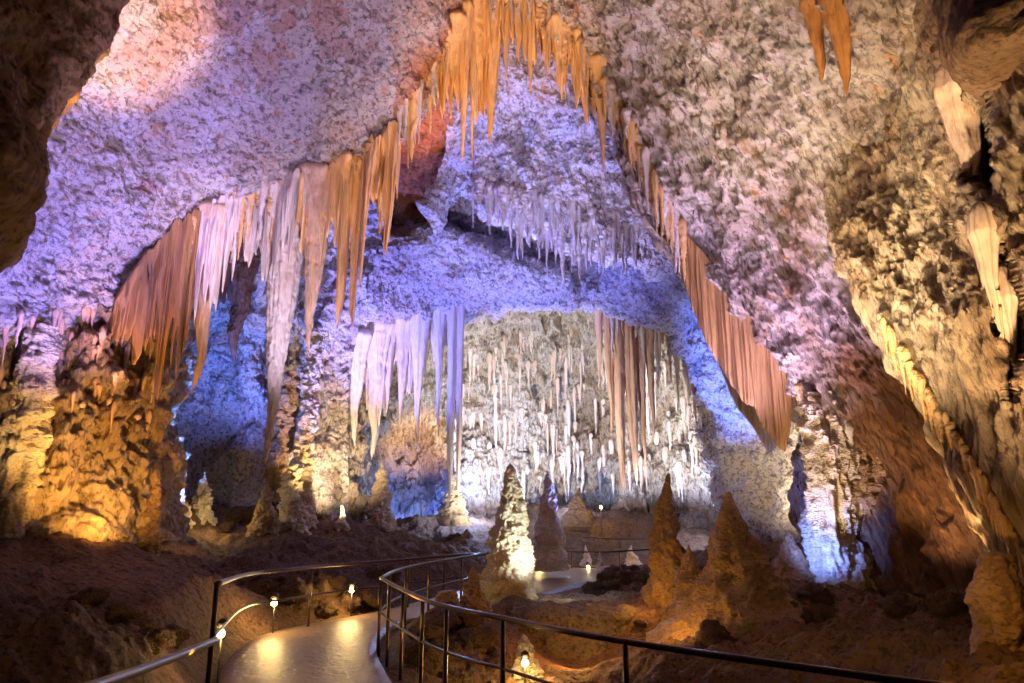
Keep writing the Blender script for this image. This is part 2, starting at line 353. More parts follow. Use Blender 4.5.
def alcove(A):
    px, py = proj(A)
    A = A.copy()
    k = blob(px, py, 415, 490, 42, 62, .3)
    A[..., 1] += 1.8 * k + .9 * k * np.clip((500 - py) / 60, -1, 1)
    A[..., 2] += k * 0.3
    # broad vertical pillars of flowstone
    A[..., 1] -= .9 * np.exp(-((px - 625) / 24) ** 2) + .8 * np.exp(-((px - 505) / 26) ** 2) + .7 * np.exp(-((px - 470) / 16) ** 2) * (py > 300)
    A[..., 1] += 1.6 * blob(px, py, 575, 490, 38, 26, .5)
    return A
GB = [[(250, 220, 25), (350, 220, 25), (450, 220, 25), (540, 220, 25), (630, 220, 25), (720, 220, 25), (790, 220, 24)],
      [(260, 300, 28), (350, 300, 29), (450, 290, 29), (540, 280, 29), (630, 290, 29), (710, 310, 28), (790, 320, 26)],
      [(260, 400, 28.5), (350, 400, 31), (450, 400, 32), (540, 400, 32.5), (630, 400, 32), (710, 400, 29), (790, 400, 25.5)],
      [(260, 480, 28.5), (350, 480, 31), (450, 480, 31.5), (540, 480, 32), (630, 480, 31.5), (710, 480, 28.5), (790, 480, 25)],
      [(260, 580, 28), (350, 580, 30), (450, 580, 31), (540, 580, 31.5), (630, 580, 31), (710, 580, 28), (790, 580, 24)]]
surf('wall_back', GB, 600, 420, M['back'], dict(big=(.7, .3), mid=(.45, .8), pop=(.42, 1.3, (0, 0, 1), .55), streak=(.5, 1.3, (0, 0, 1), .2)), (), 8.0, push=alcove,
     mineral=lambda x, y, P: .55 * blob(x, y, 415, 470, 42, 62, .3) + .5 * blob(x, y, 600, 430, 22, 50, .7) + .9 * np.clip((y - 492) / 16, 0, 1) * (x > 450))
WB = [[(286, 350, 24.2), (300, 338, 24.0), (320, 334, 23.9), (340, 332, 24.0), (360, 335, 24.6), (376, 338, 26)],
      [(284, 400, 24.0), (298, 395, 23.6), (318, 392, 23.3), (338, 395, 23.4), (358, 405, 24.2), (372, 410, 26)],
      [(286, 460, 23.8), (298, 460, 23.4), (318, 462, 23.2), (336, 465, 23.4), (352, 470, 24.2), (364, 470, 26)],
      [(284, 550, 23.4), (298, 550, 23.0), (318, 550, 22.9), (336, 550, 23.1), (352, 550, 23.8), (366, 550, 26)]]
surf('wall_back_pier', WB, 150, 300, M['back'], dict(big=(.3, .5), mid=(.3, 1.0), pop=(.3, 1.7, (0, 0, 1), .5), streak=(.45, 1.6, (0, 0, 1), .15)), (), 12.0,
     mineral=lambda x, y, P: .35 * (fbm(P * .7, 3) > 0))
# dark overhang and hanging rock at the upper left, close to the viewer
O1 = [[(118, -60, 8.4), (112, 10, 8.2), (82, 62, 7.9), (62, 100, 7.7), (42, 148, 7.5), (34, 190, 7.5)],
      [(60, -110, 7.2), (55, -10, 7.1), (40, 60, 7.0), (25, 110, 6.9), (15, 160, 6.9), (0, 210, 6.9)],
      [(-60, -160, 6), (-60, -20, 6), (-70, 60, 6), (-80, 120, 6), (-90, 190, 6), (-100, 260, 6)]]
surf('ceiling_left_overhang', O1, 260, 200, M['brown'], dict(big=(.18, .6), mid=(.12, 1.4), streak=(.08, 2.2, at(60, 40, 8) - at(90, -20, 8), .3), pop=(.04, 4)),
     [(-.3, .35, .05), (-.9, 1.0, .3), (-1.9, 2.2, 1.0)], 9.0)
O2 = [[(6, 50, 5.9), (22, 90, 5.8), (37, 135, 5.7), (40, 175, 5.65), (34, 212, 5.7), (14, 232, 5.8), (-6, 246, 5.9)],
      [(-20, 70, 5.2), (-5, 110, 5.1), (8, 145, 5.0), (8, 175, 5.0), (2, 195, 5.0), (-12, 210, 5.1), (-30, 225, 5.2)],
      [(-110, 90, 4.8), (-110, 120, 4.7), (-110, 145, 4.6), (-110, 165, 4.6), (-110, 180, 4.6), (-110, 195, 4.7), (-110, 215, 4.8)]]
surf('wall_left_outcrop', O2, 180, 150, M['brown'], dict(big=(.08, .9), mid=(.07, 2), pop=(.035, 5), streak=(.04, 3, (0.3, 0, 1), .4)),
     [(-.25, .3, 0), (-.8, .9, 0), (-1.7, 1.8, 0)], 10.0)
# rounded boulder bulge at the top right
O3 = [[(936, -60, 6.9), (938, 10, 6.8), (944, 40, 6.7), (960, 60, 6.6), (985, 66, 6.5), (1010, 60, 6.4), (1050, 50, 6.3)],
      [(960, -70, 6.3), (960, 0, 6.2), (965, 25, 6.1), (978, 40, 6.0), (995, 44, 5.9), (1015, 40, 5.8), (1050, 30, 5.7)],
      [(1060, -90, 5.6), (1060, -40, 5.6), (1060, -20, 5.5), (1065, -10, 5.5), (1070, -5, 5.4), (1080, -10, 5.4), (1090, -20, 5.3)]]
surf('wall_right_outcrop', O3, 200, 150, M['brown'], dict(big=(.06, .9), mid=(.05, 2), pop=(.02, 6)), [(.2, .3, 0.02), (0.6, .8, .1), (1.3, 1.6, .3)], 11.0,
     mineral=lambda x, y, P: .6 * blob(x, y, 980, 20, 50, 45, .6))

# ------------------------------------------------------------------ floor
FP = [(0, 545, 11.5), (60, 545, 12.4), (-120, 560, 10.5), (130, 552, 12.6), (0, 600, 8.6), (100, 600, 9.4), (170, 596, 10.4), (0, 683, 6.4), (150, 683, 7.2), (188, 640, 8.8),
      (200, 593, 11.2), (225, 592, 13.4), (262, 600, 14.2), (262, 583, 14.8), (300, 574, 15.6), (340, 573, 16.0), (376, 578, 17.2), (300, 556, 17.6), (340, 556, 18.2), (200, 560, 16.5), (160, 545, 16.5), (250, 530, 20), (200, 513, 21), (290, 520, 21.5), (350, 528, 22), (400, 540, 24),
      (440, 545, 26), (470, 560, 22), (560, 545, 28), (650, 540, 28), (420, 530, 33), (500, 520, 33), (600, 516, 33), (700, 520, 30),
      (560, 601, 17.4), (625, 601, 17), (560, 624, 14.4), (620, 624, 14.4), (480, 518, 29), (560, 513, 30), (650, 516, 29.5),
      (480, 683, 11.2), (540, 683, 11.4), (600, 668, 12.4), (560, 662, 13.6), (615, 660, 13.4), (530, 650, 13), (450, 650, 11.8), (640, 683, 10.2),
      (680, 640, 11.5), (720, 683, 8.6), (735, 640, 11.6), (800, 660, 9), (900, 683, 7.2), (1000, 683, 6.2), (850, 600, 12.6), (820, 585, 14), (950, 620, 10.2), (1040, 630, 8.6), (900, 605, 12.6),
      (680, 590, 16), (700, 560, 20), (780, 570, 17), (760, 545, 21), (1100, 640, 6)]
PTS = np.array([at(*p) for p in FP])
extra = [(-14, 1, .9), (14, 1, .6), (-4.5, 3, .4), (4.5, 3.5, .2), (0, 2, -.05), (-3, 6.2, .0), (2, 5, -.1), (-14, 30, 1.4), (14, 30, 1.2), (0, 36, 1)]
PTS = np.concatenate([PTS, np.array(extra, float)])
PATH_L = [(-60, 0, 0)]
PL = [at(218, 683, 8.5), at(222, 655, 10.1), at(234, 640, 11.2), at(260, 624, 12.6), at(300, 614, 13.6), at(335, 609, 14.3), at(370, 603, 15.1), at(400, 597, 16.0), at(440, 588, 17.6), at(490, 576, 20.4), at(540, 566, 23.4), at(600, 560, 25.8)]
PR = [at(402, 683, 8.5), at(386, 655, 10.1), at(378, 641, 11.1), at(378, 629, 12.2), at(384, 620, 13.0), at(397, 613, 13.8), at(415, 608, 14.4), at(457, 603, 15.1), at(500, 594, 16.5), at(540, 586, 18.0), at(585, 577, 20.2), at(650, 571, 22)]
PL = np.array([(-2.9, 3.0, 0), (-3.05, 6.0, 0)] + [tuple(p) for p in PL]); PR = np.array([(-.5, 3.0, 0), (-1.0, 6.0, 0)] + [tuple(p) for p in PR])
PL[:, 2] = 0; PR[:, 2] = 0
pl = catmull(PL, 90, 0); pr = catmull(PR, 90, 0)

def tps_fit(X, z, lam=.02):
    n = len(X); d = np.linalg.norm(X[:, None] - X[None], axis=2); K = np.where(d > 0, d ** 2 * np.log(d + 1e-9), 0) + lam * np.eye(n)
    Pm = np.c_[np.ones(n), X]; A = np.block([[K, Pm], [Pm.T, np.zeros((3, 3))]])
    w = np.linalg.solve(A, np.r_[z, 0, 0, 0]); return w
TW = tps_fit(PTS[:, :2], PTS[:, 2])
PC = .5 * (pl + pr); PW = .5 * np.linalg.norm(pl - pr, axis=1)

def ground(XY):
    XY = np.atleast_2d(XY).astype(float)
    z = np.c_[np.ones(len(XY)), XY] @ TW[-3:]
    for k in range(len(PTS)):
        d = np.linalg.norm(XY - PTS[k, :2], axis=1) + 1e-9
        z += TW[k] * d ** 2 * np.log(d)
    return np.clip(z, -1.3, 2.6)

def path_dist(XY):
    """signed distance outside the path's edge (negative = on the path)"""
    best = np.full(len(XY), 99.0)
    for k in range(0, 90):
        best = np.minimum(best, np.linalg.norm(XY - PC[k, :2], axis=1) - PW[k])
    return best

nu, nv = 860, 430
t = np.linspace(0, 1, nv); Ys = 2.6 * (36 / 2.6) ** t
pxs = np.linspace(-190, 1210, nu)
XX = (pxs[None, :] - 512) / F * (Ys[:, None] + 0.9); YY = np.repeat(Ys[:, None], nu, 1)
XY = np.stack([XX.ravel(), YY.ravel()], 1)
z = ground(XY)
P3 = np.c_[XY, z]
pd = path_dist(XY)
k = np.clip((pd - .02) / 0.9, 0, 1); k = k * k * (3 - 2 * k)
rough = .28 * fbm(P3 * .6, 4) + .17 * (fbm(P3 * 1.5, 4, .55, True) - .3) + .07 * (.5 - worley(P3 * 3.0)) + .05 * fbm(P3 * 5, 3)
smooth_l = blob(*proj(P3), 110, 575, 90, 26, .6)
pit = blob(*proj(P3), 575, 640, 75, 50, .4)
rough = rough * (1 - .8 * smooth_l) * (1 - .7 * pit)
zf = (z + rough) * k + (1 - k) * (-.08)
Vf = np.c_[XY, zf]
me = mesh_from('floor', Vf, grid_faces(nv, nu))
a = me.attributes.new('mineral', 'FLOAT', 'POINT')
px_, py_ = proj(Vf)
a.data.foreach_set('value', np.clip(.8 * blob(px_, py_, 560, 640, 70, 60, .5) + .6 * blob(px_, py_, 740, 600, 130, 80, .6) + .5 * smooth_l, 0, 1).astype(np.float32))
add('floor', me, M['earth'], kind='structure')

def gz(x, y):
    XYp = np.array([[x, y]]); g = ground(XYp)[0]; p = path_dist(XYp)[0]
    kk = np.clip((p - .02) / .9, 0, 1); kk = kk * kk * (3 - 2 * kk)
    q = np.array([[x, y, g]])
    r = (1 - .7 * blob(*proj(q), 575, 640, 75, 50, .4)[0]) * (1 - .8 * blob(*proj(q), 110, 575, 90, 26, .6)[0]) * (.28 * fbm(q * .6, 4)[0] + .17 * (fbm(q * 1.5, 4, .55, True)[0] - .3) + .07 * (.5 - worley(q * 3.0)[0]) + .05 * fbm(q * 5, 3)[0])
    return float((g + r) * kk + (1 - kk) * -.08)

def ray_ground(px, py):
    """where the view ray through a pixel meets the floor"""
    a = (px - W / 2) / F; b = (H / 2 - py) / F
    d = np.array([a, cp - b * sp, sp + b * cp])
    ts = np.linspace(2, 40, 700); Q = EYE + ts[:, None] * d
    g = ground(Q[:, :2]); i = np.argmax(Q[:, 2] < g)
    return Q[i] if i > 0 else Q[-1]

LD = [[(470, 600, 17.4), (520, 597, 17.4), (560, 596, 17.4), (600, 596, 17.4), (640, 596, 17.4), (665, 598, 17.4)],
      [(500, 607, 15.2), (530, 606, 15.0), (560, 606, 14.9), (600, 606, 14.9), (635, 607, 15), (660, 608, 15.4)],
      [(512, 612, 14.6), (535, 613, 14.3), (560, 613, 14.15), (600, 614, 14.1), (630, 616, 14.3), (652, 616, 14.9)],
      [(516, 624, 14.4), (537, 627, 14.1), (560, 628, 13.95), (600, 629, 13.9), (626, 628, 14.2), (648, 624, 14.9)],
      [(516, 668, 14.2), (537, 670, 13.8), (560, 672, 13.6), (600, 672, 13.6), (624, 668, 14), (646, 660, 14.8)]]
surf('floor_ledge', LD, 240, 150, M['terrace'], dict(big=(.06, .8), mid=(.08, 1.6), pop=(.08, 3), streak=(.06, 2, (1, 0, 0), .3)), (), 14.0, mineral=lambda x, y, P: .3 + 0 * x)
# path slab
def slab(pl, pr, zt, th):
    n = len(pl); V = []; nc = 14
    s = np.linspace(0, 1, nc)
    top = pl[:, None] * (1 - s)[None, :, None] + pr[:, None] * s[None, :, None]
    top[..., 2] = zt + .012 * np.sin(s * math.pi)[None, :]
    bot = top[:, [0, -1]].copy(); bot[..., 2] = zt - th
    G = np.concatenate([bot[:, :1], top, bot[:, 1:]], 1)
    return G.reshape(-1, 3), grid_faces(n, nc + 2)
V, Fq = slab(pl, pr, 0.0, .3)
add('path', mesh_from('path', V, Fq[:, ::-1]), M['concrete'], kind='structure')
# ------------------------------------------------------------------ dripstone generators
def ring_mesh(name, centers, radii, seg, ang_noise=None, cap0=True, cap1=True):
    """loft of rings: centers (n,3), radii (n,seg)"""
    n = len(centers); th = np.linspace(0, 2 * math.pi, seg, endpoint=False)
    C_ = centers[:, None, :] + np.stack([radii * np.cos(th)[None], radii * np.sin(th)[None], np.zeros_like(radii)], -1)
    V = C_.reshape(-1, 3); Fq = grid_faces(n, seg, True)
    V = np.concatenate([V, centers[:1], centers[-1:]]); a, b = n * seg, n * seg + 1
    j = np.arange(seg); j2 = (j + 1) % seg
    top = np.stack([j2, j, np.full(seg, a), np.full(seg, a)], 1); bot = np.stack([(n - 1) * seg + j, (n - 1) * seg + j2, np.full(seg, b), np.full(seg, b)], 1)
    me = bpy.data.meshes.new(name)
    quads = Fq.tolist(); tris = [r[:3] for r in top.tolist()] + [r[:3] for r in bot.tolist()]
    me.from_pydata(V.tolist(), [], quads + tris)
    me.polygons.foreach_set('use_smooth', np.full(len(me.polygons), True)); me.update()
    return me

def dripstone(name, L, R, seed, seg=16, n=28, pw=.85, flute=.18, knob=.05, flare=.35, up=.25, flat=1.0, nfl=5, wob=.06):
    """a stalactite: origin at its root, hanging to z = -L; the root reaches up into the rock"""
    t = np.linspace(-up / L, 1, n); th = np.linspace(0, 2 * math.pi, seg, endpoint=False)
    tt = np.clip(t, 0, 1)
    r = R * (np.clip(1 - tt, 0, 1) ** pw * .92 + .05) * (1 + flare * np.exp(-np.clip(t, -.03, 1) * 7))
    r = r * np.clip((1.003 - tt) * 16, .03, 1)
    r = r * np.sqrt(np.clip(1 - (np.clip(-t, 0, 9) * L / up) ** 2, .02, 1))
    P = np.stack([np.cos(th)[None] * 1.1 * nfl / 5 + 0 * t[:, None], np.sin(th)[None] * 1.1 * nfl / 5 + 0 * t[:, None], t[:, None] * L * .13 + 0 * th[None]], -1).reshape(-1, 3) + seed * 7.1
    fl = fbm(P * 1.6, 3, .6).reshape(n, seg)
    P2 = np.stack([np.cos(th)[None] * R * 2 + 0 * t[:, None], np.sin(th)[None] * R * 2 + 0 * t[:, None], t[:, None] * L + 0 * th[None]], -1).reshape(-1, 3) + seed * 3.3
    kn = fbm(P2 * 4.0, 3, .6).reshape(n, seg)
    rad = r[:, None] * (1 + flute * 1.6 * fl) + knob * R * kn * 1.6
    cx = wob * R * np.interp(t, np.linspace(0, 1, 6), RNG.normal(size=6)) * np.clip(t, 0, 1) * 2
    cy = wob * R * np.interp(t, np.linspace(0, 1, 6), RNG.normal(size=6)) * np.clip(t, 0, 1) * 2
    return ring_mesh(name, np.stack([cx, cy, -t * L], 1), np.maximum(rad, .003) * np.array([1.0]), seg)

def stalagmite_mesh(name, Hh, R, seed, seg=90, n=150, prof=None, knob=.12, rings=.08, fr=3.0, sink=.4, drip=0):
    """a stalagmite: origin at its foot, rising to z = Hh"""
    t = np.linspace(-sink / Hh, 1, n); th = np.linspace(0, 2 * math.pi, seg, endpoint=False)
    pt, pv = zip(*prof)
    r = R * np.interp(t, pt, pv)
    r[-1] = r[-1] * .3
    z = t * Hh
    base = np.stack([r[:, None] * np.cos(th)[None], r[:, None] * np.sin(th)[None], z[:, None] + 0 * th[None]], -1).reshape(-1, 3) + seed * 5.7
    d = knob * fbm(base * fr, 4, .6).reshape(n, seg)
    Q = base * np.array([1.4, 1.4, .95])
    d = d + rings * (.55 - worley(Q * fr * 1.1)).reshape(n, seg) * .8 + rings * .5 * (.5 - worley(Q * fr * 2.4)).reshape(n, seg)
    if drip: d = d + drip * (fbm(base * np.array([2.2, 2.2, .35]) * fr * .6, 3, .6, True) - .4).reshape(n, seg)
    fade = np.clip(r / (R * .35), .25, 1)[:, None]
    rad = np.maximum(r[:, None] + d * fade, .01)
    wx = .05 * R * np.interp(t, np.linspace(0, 1, 5), RNG.normal(size=5)); wy = .05 * R * np.interp(t, np.linspace(0, 1, 5), RNG.normal(size=5))
    return ring_mesh(name, np.stack([wx, wy, z], 1), rad, seg)

CONE = [(-1, 1.25), (0, 1), (.08, .86), (.3, .64), (.6, .38), (.85, .17), (.96, .07), (1, .02)]
PILLAR = [(-1, 1.3), (0, 1), (.1, .84), (.3, .68), (.6, .46), (.85, .25), (.95, .15), (1, .03)]
STUMP = [(-1, 1.2), (0, 1), (.2, .95), (.5, .85), (.8, .68), (.93, .5), (.98, .3), (1, .05)]
SHAFT = [(-1, 1.3), (0, 1.05), (.1, .95), (.4, .9), (.7, .72), (.9, .6), (1, .5)]
COLUMN = [(-1, 1.5), (0, 1.25), (.08, .95), (.3, .75), (.6, .7), (.85, .9), (.95, 1.15), (1, 1.4)]

def ppm(P):            # pixels per metre across, at a world point
    Q = np.array(P) - EYE; return F / (Q[1] * cp + Q[2] * sp)
def drop(px, py, Y, plen):
    """metres a plumb line from this pixel must fall to show plen pixels"""
    a = at(px, py, Y); lo, hi = 0.0, 30.0
    for _ in range(40):
        m = .5 * (lo + hi); y = proj(a - np.array([0, 0, m]))[1]
        if y - py < plen: lo = m
        else: hi = m
    return lo

def stalactite(px, py, Y, plen, pw_, mat, label, group=None, seed=1, **kw):
    """one stalactite of its own shape: root pixel and depth, pixel length, pixel width at the root"""
    P = rock_at(px, py, Y, tol=kw.pop('tol', 1.8), sink=kw.pop('sink', .7) * pw_ / 2 / ppm(at(px, py, Y))); x0, y0 = proj(P); L = drop(x0, y0, P[1], max(py + plen - y0, 6)); R = pw_ / 2 / ppm(P)
    d = dict(seg=48, n=170, knob=.05, flute=.2, up=.35); d.update(kw)
    return add('stalactite', dripstone('stalactite', L, R, seed, **d), M[mat], loc=P, label=label, cat='stalactite', group=group)

bpy.context.view_layer.update()
DG = bpy.context.evaluated_depsgraph_get()
def rock_at(px, py, Y, tol=1.8, sink=.12, tries=(0, 4, 8, 12, -4, -8, -13, -18)):
    """the point of the rock seen near this pixel, if it lies about Y ahead; a little inside the rock"""
    for dy in tries:
        p = at(px, py + dy, 10.0); d = Vector([float(v) for v in (p - EYE)]).normalized()
        hit, loc, nrm, idx, ob, mw = scn.ray_cast(DG, Vector([float(v) for v in EYE]), d)
        if hit and abs(loc.y - Y) < tol:
            q = np.array(loc + d * sink); return q
    return at(px, py, Y)
PROTO = {}
def proto(mat):
    if mat not in PROTO:
        PROTO[mat] = []
        for i in range(9):
            me = dripstone('stalactite', 10.0, 1.0, 31 + i * 3.7 + len(PROTO) * 11, seg=14, n=40, pw=RNG.uniform(.7, 1.1), flute=.3, knob=.22, flare=.15, up=2.2, wob=.12)
            me.materials.append(M[mat]); PROTO[mat].append(me)
    return PROTO[mat]

def line_pts(line, n, jitter=1.0):
    A_ = np.array(line, float); s = np.r_[0, np.cumsum(np.hypot(*np.diff(A_[:, :2], axis=0).T))]
    u = (np.arange(n) + .5 + RNG.uniform(-.45, .45, n) * jitter) / n * s[-1]
    return np.stack([np.interp(u, s, A_[:, k]) for k in range(3)], 1), u / s[-1]

def fringe(line, n, length, width, mat, label, group, dy=.0, up=.0, tol=1.6, sink=.05):
    """a row of slender stalactites along a lip; length(u) and width in pixels"""
    pts, u = line_pts(line, n)
    for p, q in zip(pts, u):
        pl_ = length(q) if callable(length) else RNG.uniform(*length)
        Y = p[2] + RNG.uniform(-dy, dy)
        P = rock_at(p[0], p[1] + RNG.uniform(-3, 3), Y, tol=tol, sink=sink); L = drop(*proj(P), P[1], max(pl_, 4)); R = RNG.uniform(*width) / 2 / ppm(P)
        mt = mat if isinstance(mat, str) else mat[int(RNG.random() < .5)]
        o = add('stalactite', proto(mt)[RNG.integers(0, 9)], None, loc=P + np.array([0, 0, up]), label=label, cat='stalactite', group=group)
        o.scale = (R, R * RNG.uniform(.8, 1.2), L / 10.0); o.rotation_euler = (0, 0, RNG.uniform(0, 6.28))

def drapery(name, line, lens, mat, label, cat='drapery', group=None, fold=.1, ff=6.0, thick=.09, seed=1.0, nu=150, nv=70, rag=.12, depth_wave=.25, taper=.25, teeth=0.0, tf=3.0):
    """a hanging sheet: top line in pixels with depth, lens = pixel drop at each of its points"""
    A_ = np.array([at(*p) for p in line]); Ls = np.array([drop(p[0], p[1], p[2], max(l, 2)) for p, l in zip(line, lens)])
    B_ = catmull(np.c_[A_, Ls], nu, 0); top = B_[:, :3]; Ls = np.maximum(B_[:, 3], .08)
    s = np.r_[0, np.cumsum(np.linalg.norm(np.diff(top, axis=0), axis=1))]
    q = np.stack([s * ff * .5, 0 * s, 0 * s], 1) + seed * 9.3
    Ls = Ls * (1 + rag * 2 * fbm(q, 4, .6))
    if teeth: Ls = Ls * (1 - teeth + teeth * 1.6 * np.clip(np.abs(perlin(np.stack([s * tf, 0 * s + .5, 0 * s], 1) + seed * 3.1)) * 2.4, 0, 1))
    dirx = np.gradient(top, axis=0); nrm = np.stack([-dirx[:, 1], dirx[:, 0], 0 * s], 1); nrm /= np.linalg.norm(nrm, axis=1)[:, None] + 1e-9
    v = np.linspace(-.25 / Ls.mean(), 1, nv)
    G = top[:, None, :] - np.array([0, 0, 1.0])[None, None] * (v[None, :] * Ls[:, None])[..., None]
    Sv = np.stack([s[:, None] * ff + 0 * v[None], 0 * s[:, None] + .6 * v[None], 0 * s[:, None] + 0 * v[None]], -1).reshape(-1, 3) + seed * 5.1
    fo = fold * fbm(Sv * .5, 4, .6).reshape(nu, nv) * 2 * np.clip(v * 3 + .3, .2, 1)[None]
    Sw = np.stack([s[:, None] * .8 + 0 * v[None], .4 * v[None] + 0 * s[:, None], 0 * s[:, None] + 0 * v[None]], -1).reshape(-1, 3) + seed
    fo = fo + depth_wave * fbm(Sw, 2).reshape(nu, nv)
    th_ = thick * (1 - taper * np.clip(v, 0, 1))[None] * (.6 + .8 * np.abs(fbm(Sv * .9 + 40, 3).reshape(nu, nv))) * np.clip((1.02 - v) * 12, .15, 1)[None]
    e = np.clip(np.minimum(np.arange(nu), np.arange(nu)[::-1]) / 4, .1, 1)[:, None]
    Fr = G + nrm[:, None] * (fo + th_ * e)[..., None]; Bk = G + nrm[:, None] * (fo - th_ * e)[..., None]
    # closed ring of columns: front top -> bottom, back bottom -> top
    R_ = np.concatenate([Fr, Bk[:, ::-1]], 1)
    V = R_.reshape(-1, 3); m = 2 * nv
    Fq = grid_faces(nu, m, True)
    me = bpy.data.meshes.new(name)
    ends = []
    for c in (0, nu - 1):
        for i in range(nv - 1):
            qd = [c * m + i, c * m + i + 1, c * m + m - 2 - i, c * m + m - 1 - i]
            ends.append(qd if c else qd[::-1])
    org = top.mean(0); V = V - org
    me.from_pydata(V.tolist(), [], Fq.tolist() + ends); me.polygons.foreach_set('use_smooth', np.full(len(me.polygons), True)); me.update()
    return add(name, me, M[mat], loc=org, label=label, cat=cat, group=group)

# ------------------------------------------------------------------ the great stalactites of the left arch
stalactite(290, 186, 15, 278, 46, 'white_st', 'longest white stalactite, a smooth spear hanging from the left arch almost to the ground', seed=2, pw=1.15, flare=.1, sink=1.0, nfl=8, flute=.14, seg=64, n=240)
stalactite(213, 216, 14.3, 178, 30, 'blush_st', 'second longest spear stalactite, tan below, alone over the blue recess', seed=3, pw=1.0, flare=.3, flute=.14)
stalactite(320, 178, 15, 176, 34, 'blush_st', 'pinkish stalactite just behind and beside the longest white spear', seed=4, pw=1.0, flare=.3, flute=.14)
stalactite(247, 225, 19, 136, 36, 'shaded_st', 'shadowed dark stalactite deep in the blue recess between the two long spears', seed=5, pw=.9, tol=3)
stalactite(231, 215, 19, 90, 30, 'shaded_st', 'short shadowed stalactite in the blue recess beside the dark longer one', seed=6, pw=.8, tol=3)
stalactite(347, 167, 15, 113, 24, 'tan_st', 'tan stalactite right of the pinkish one under the left arch', seed=7, pw=1.0)
stalactite(384, 140, 15, 94, 22, 'tan_st', 'tan pointed stalactite beside the orange rock panel under the arch', seed=8, pw=1.0)
stalactite(274, 190, 14.9, 92, 16, 'white_st', 'thin white stalactite touching the left side of the longest spear', seed=9, pw=1.0)
stalactite(184, 231, 14.2, 90, 20, 'blush_st', 'tan stalactite hanging left of the second longest spear', seed=10, pw=1.0)
drapery('drapery', [(114, 304, 13.3), (132, 276, 13.5), (152, 256, 13.8), (172, 240, 14.0), (190, 228, 14.1), (202, 220, 14.2)], [24, 66, 100, 122, 118, 80], 'sheet',
        'golden brown fluted drapery at the left end of the arch over the gold wall', seed=2, fold=.14, ff=9, teeth=.3, tf=4, thick=.12)
drapery('drapery', [(200, 222, 14.3), (225, 209, 14.4), (250, 197, 14.6), (275, 187, 14.8), (300, 180, 14.9)], [70, 78, 62, 80, 70], 'white_st',
        'pale lilac fluted drapery with toothed hem between the two long spears', seed=3, fold=.13, ff=9, teeth=.5, tf=4.5, thick=.1)
drapery('drapery', [(298, 180, 14.95), (325, 173, 15), (350, 164, 15.05), (375, 147, 15.05), (400, 128, 15.05)], [75, 95, 110, 110, 85], 'tan_st',
        'tan fluted drapery with toothed hem right of the longest white spear', seed=4, fold=.14, ff=9, teeth=.55, tf=4, thick=.1)
fringe([(p[0], p[1] + 15, p[2]) for p in RA[3:9]], 52, lambda u: RNG.uniform(14, 70) * (1 - .3 * abs(u - .5)), (4, 9), ('white_st', 'tan_st'), 'slender stalactite in the row along the left limb of the arch, between the spears', 'stalactites along the left limb of the arch', up=.05)
# ------------------------------------------------------------------ the peak of the arch
for (px, py, ln, w, sd) in [(494, 4, 140, 27, 11), (465, 14, 146, 18, 12), (474, 10, 152, 12, 13), (480, 6, 92, 26, 14), (456, 26, 78, 22, 15), (600, 66, 104, 16, 16), (560, 26, 76, 18, 17),
                            (530, 6, 88, 13, 18), (519, 0, 62, 16, 19), (546, 14, 60, 18, 20), (583, 50, 76, 17, 21), (575, 40, 60, 16, 22), (448, 40, 62, 18, 23), (506, -6, 84, 14, 24)]:
    i = sd - 11
    lab = ['broad amber spear stalactite nearest the centre of the arch peak', 'long amber stalactite ending lowest in the cluster left of the arch peak', 'thin amber needle beside the lowest stalactite of the peak cluster', 'short thick amber stalactite in the middle of the left peak cluster',
           'amber stalactite over the upper edge of the orange rock panel', 'long lone amber spike on the right slope of the arch peak', 'amber stalactite with sharp tip halfway down the right of the peak', 'narrow amber needle just right of the arch centre', 'stubby amber stalactite at the very top of the arch',
           'amber stalactite between the needle and the sharp tipped one at the peak', 'amber stalactite touching the left of the lone spike', 'small amber stalactite above the lone spike on the right slope', 'outermost amber stalactite at the left of the peak cluster', 'pale amber stalactite at the apex in front of the violet rock'][i]
    stalactite(px, py, 14.7 + .03 * (i % 5), ln, w, 'tan_st', lab, group='amber stalactites at the arch peak', seed=sd, pw=1.05, flare=.35, seg=32, n=90)
drapery('drapery', [(438, 62, 15.1), (455, 34, 15.1), (472, 8, 15.1), (490, -6, 15.1), (507, -16, 15.1)], [58, 70, 78, 74, 60], 'tan_st', 'amber curtain of fused stalactites left of the arch peak', seed=6, fold=.16, ff=10, teeth=.45, tf=4)
drapery('drapery', [(508, -16, 15.1), (530, -2, 15.1), (552, 15, 15.1), (575, 38, 15.1), (600, 68, 15.1)], [45, 55, 52, 50, 46], 'tan_st', 'amber curtain of fused stalactites right of the arch peak', seed=7, fold=.16, ff=10, teeth=.5, tf=4)
fringe([(430, 76, 15)] + [(RA[i][0], RA[i][1], 14.9) for i in (1, 0)] + [(548, 12, 14.9), (592, 60, 14.9), (615, 98, 14.9)], 40, (18, 52), (5, 11), ('tan_st', 'white_st'), 'small amber stalactite in the fringe along the arch peak', 'small stalactites of the arch peak', up=.05)
fringe([(605, 84, 15), (628, 122, 15), (655, 185, 15), (684, 232, 15)], 40, lambda u: RNG.uniform(18, 52) + 14 * u, (4, 9), ('white_st', 'tan_st'), 'lilac stalactite in the fringe down the right slope of the arch', 'stalactites of the right slope of the arch', up=.05, sink=-.12)
fringe([(440, 62, 15), (415, 96, 15), (398, 116, 15)], 12, (26, 70), (5, 10), ('white_st', 'tan_st'), 'thin stalactite hanging before the orange rock panel', 'stalactites before the orange panel', up=.05)
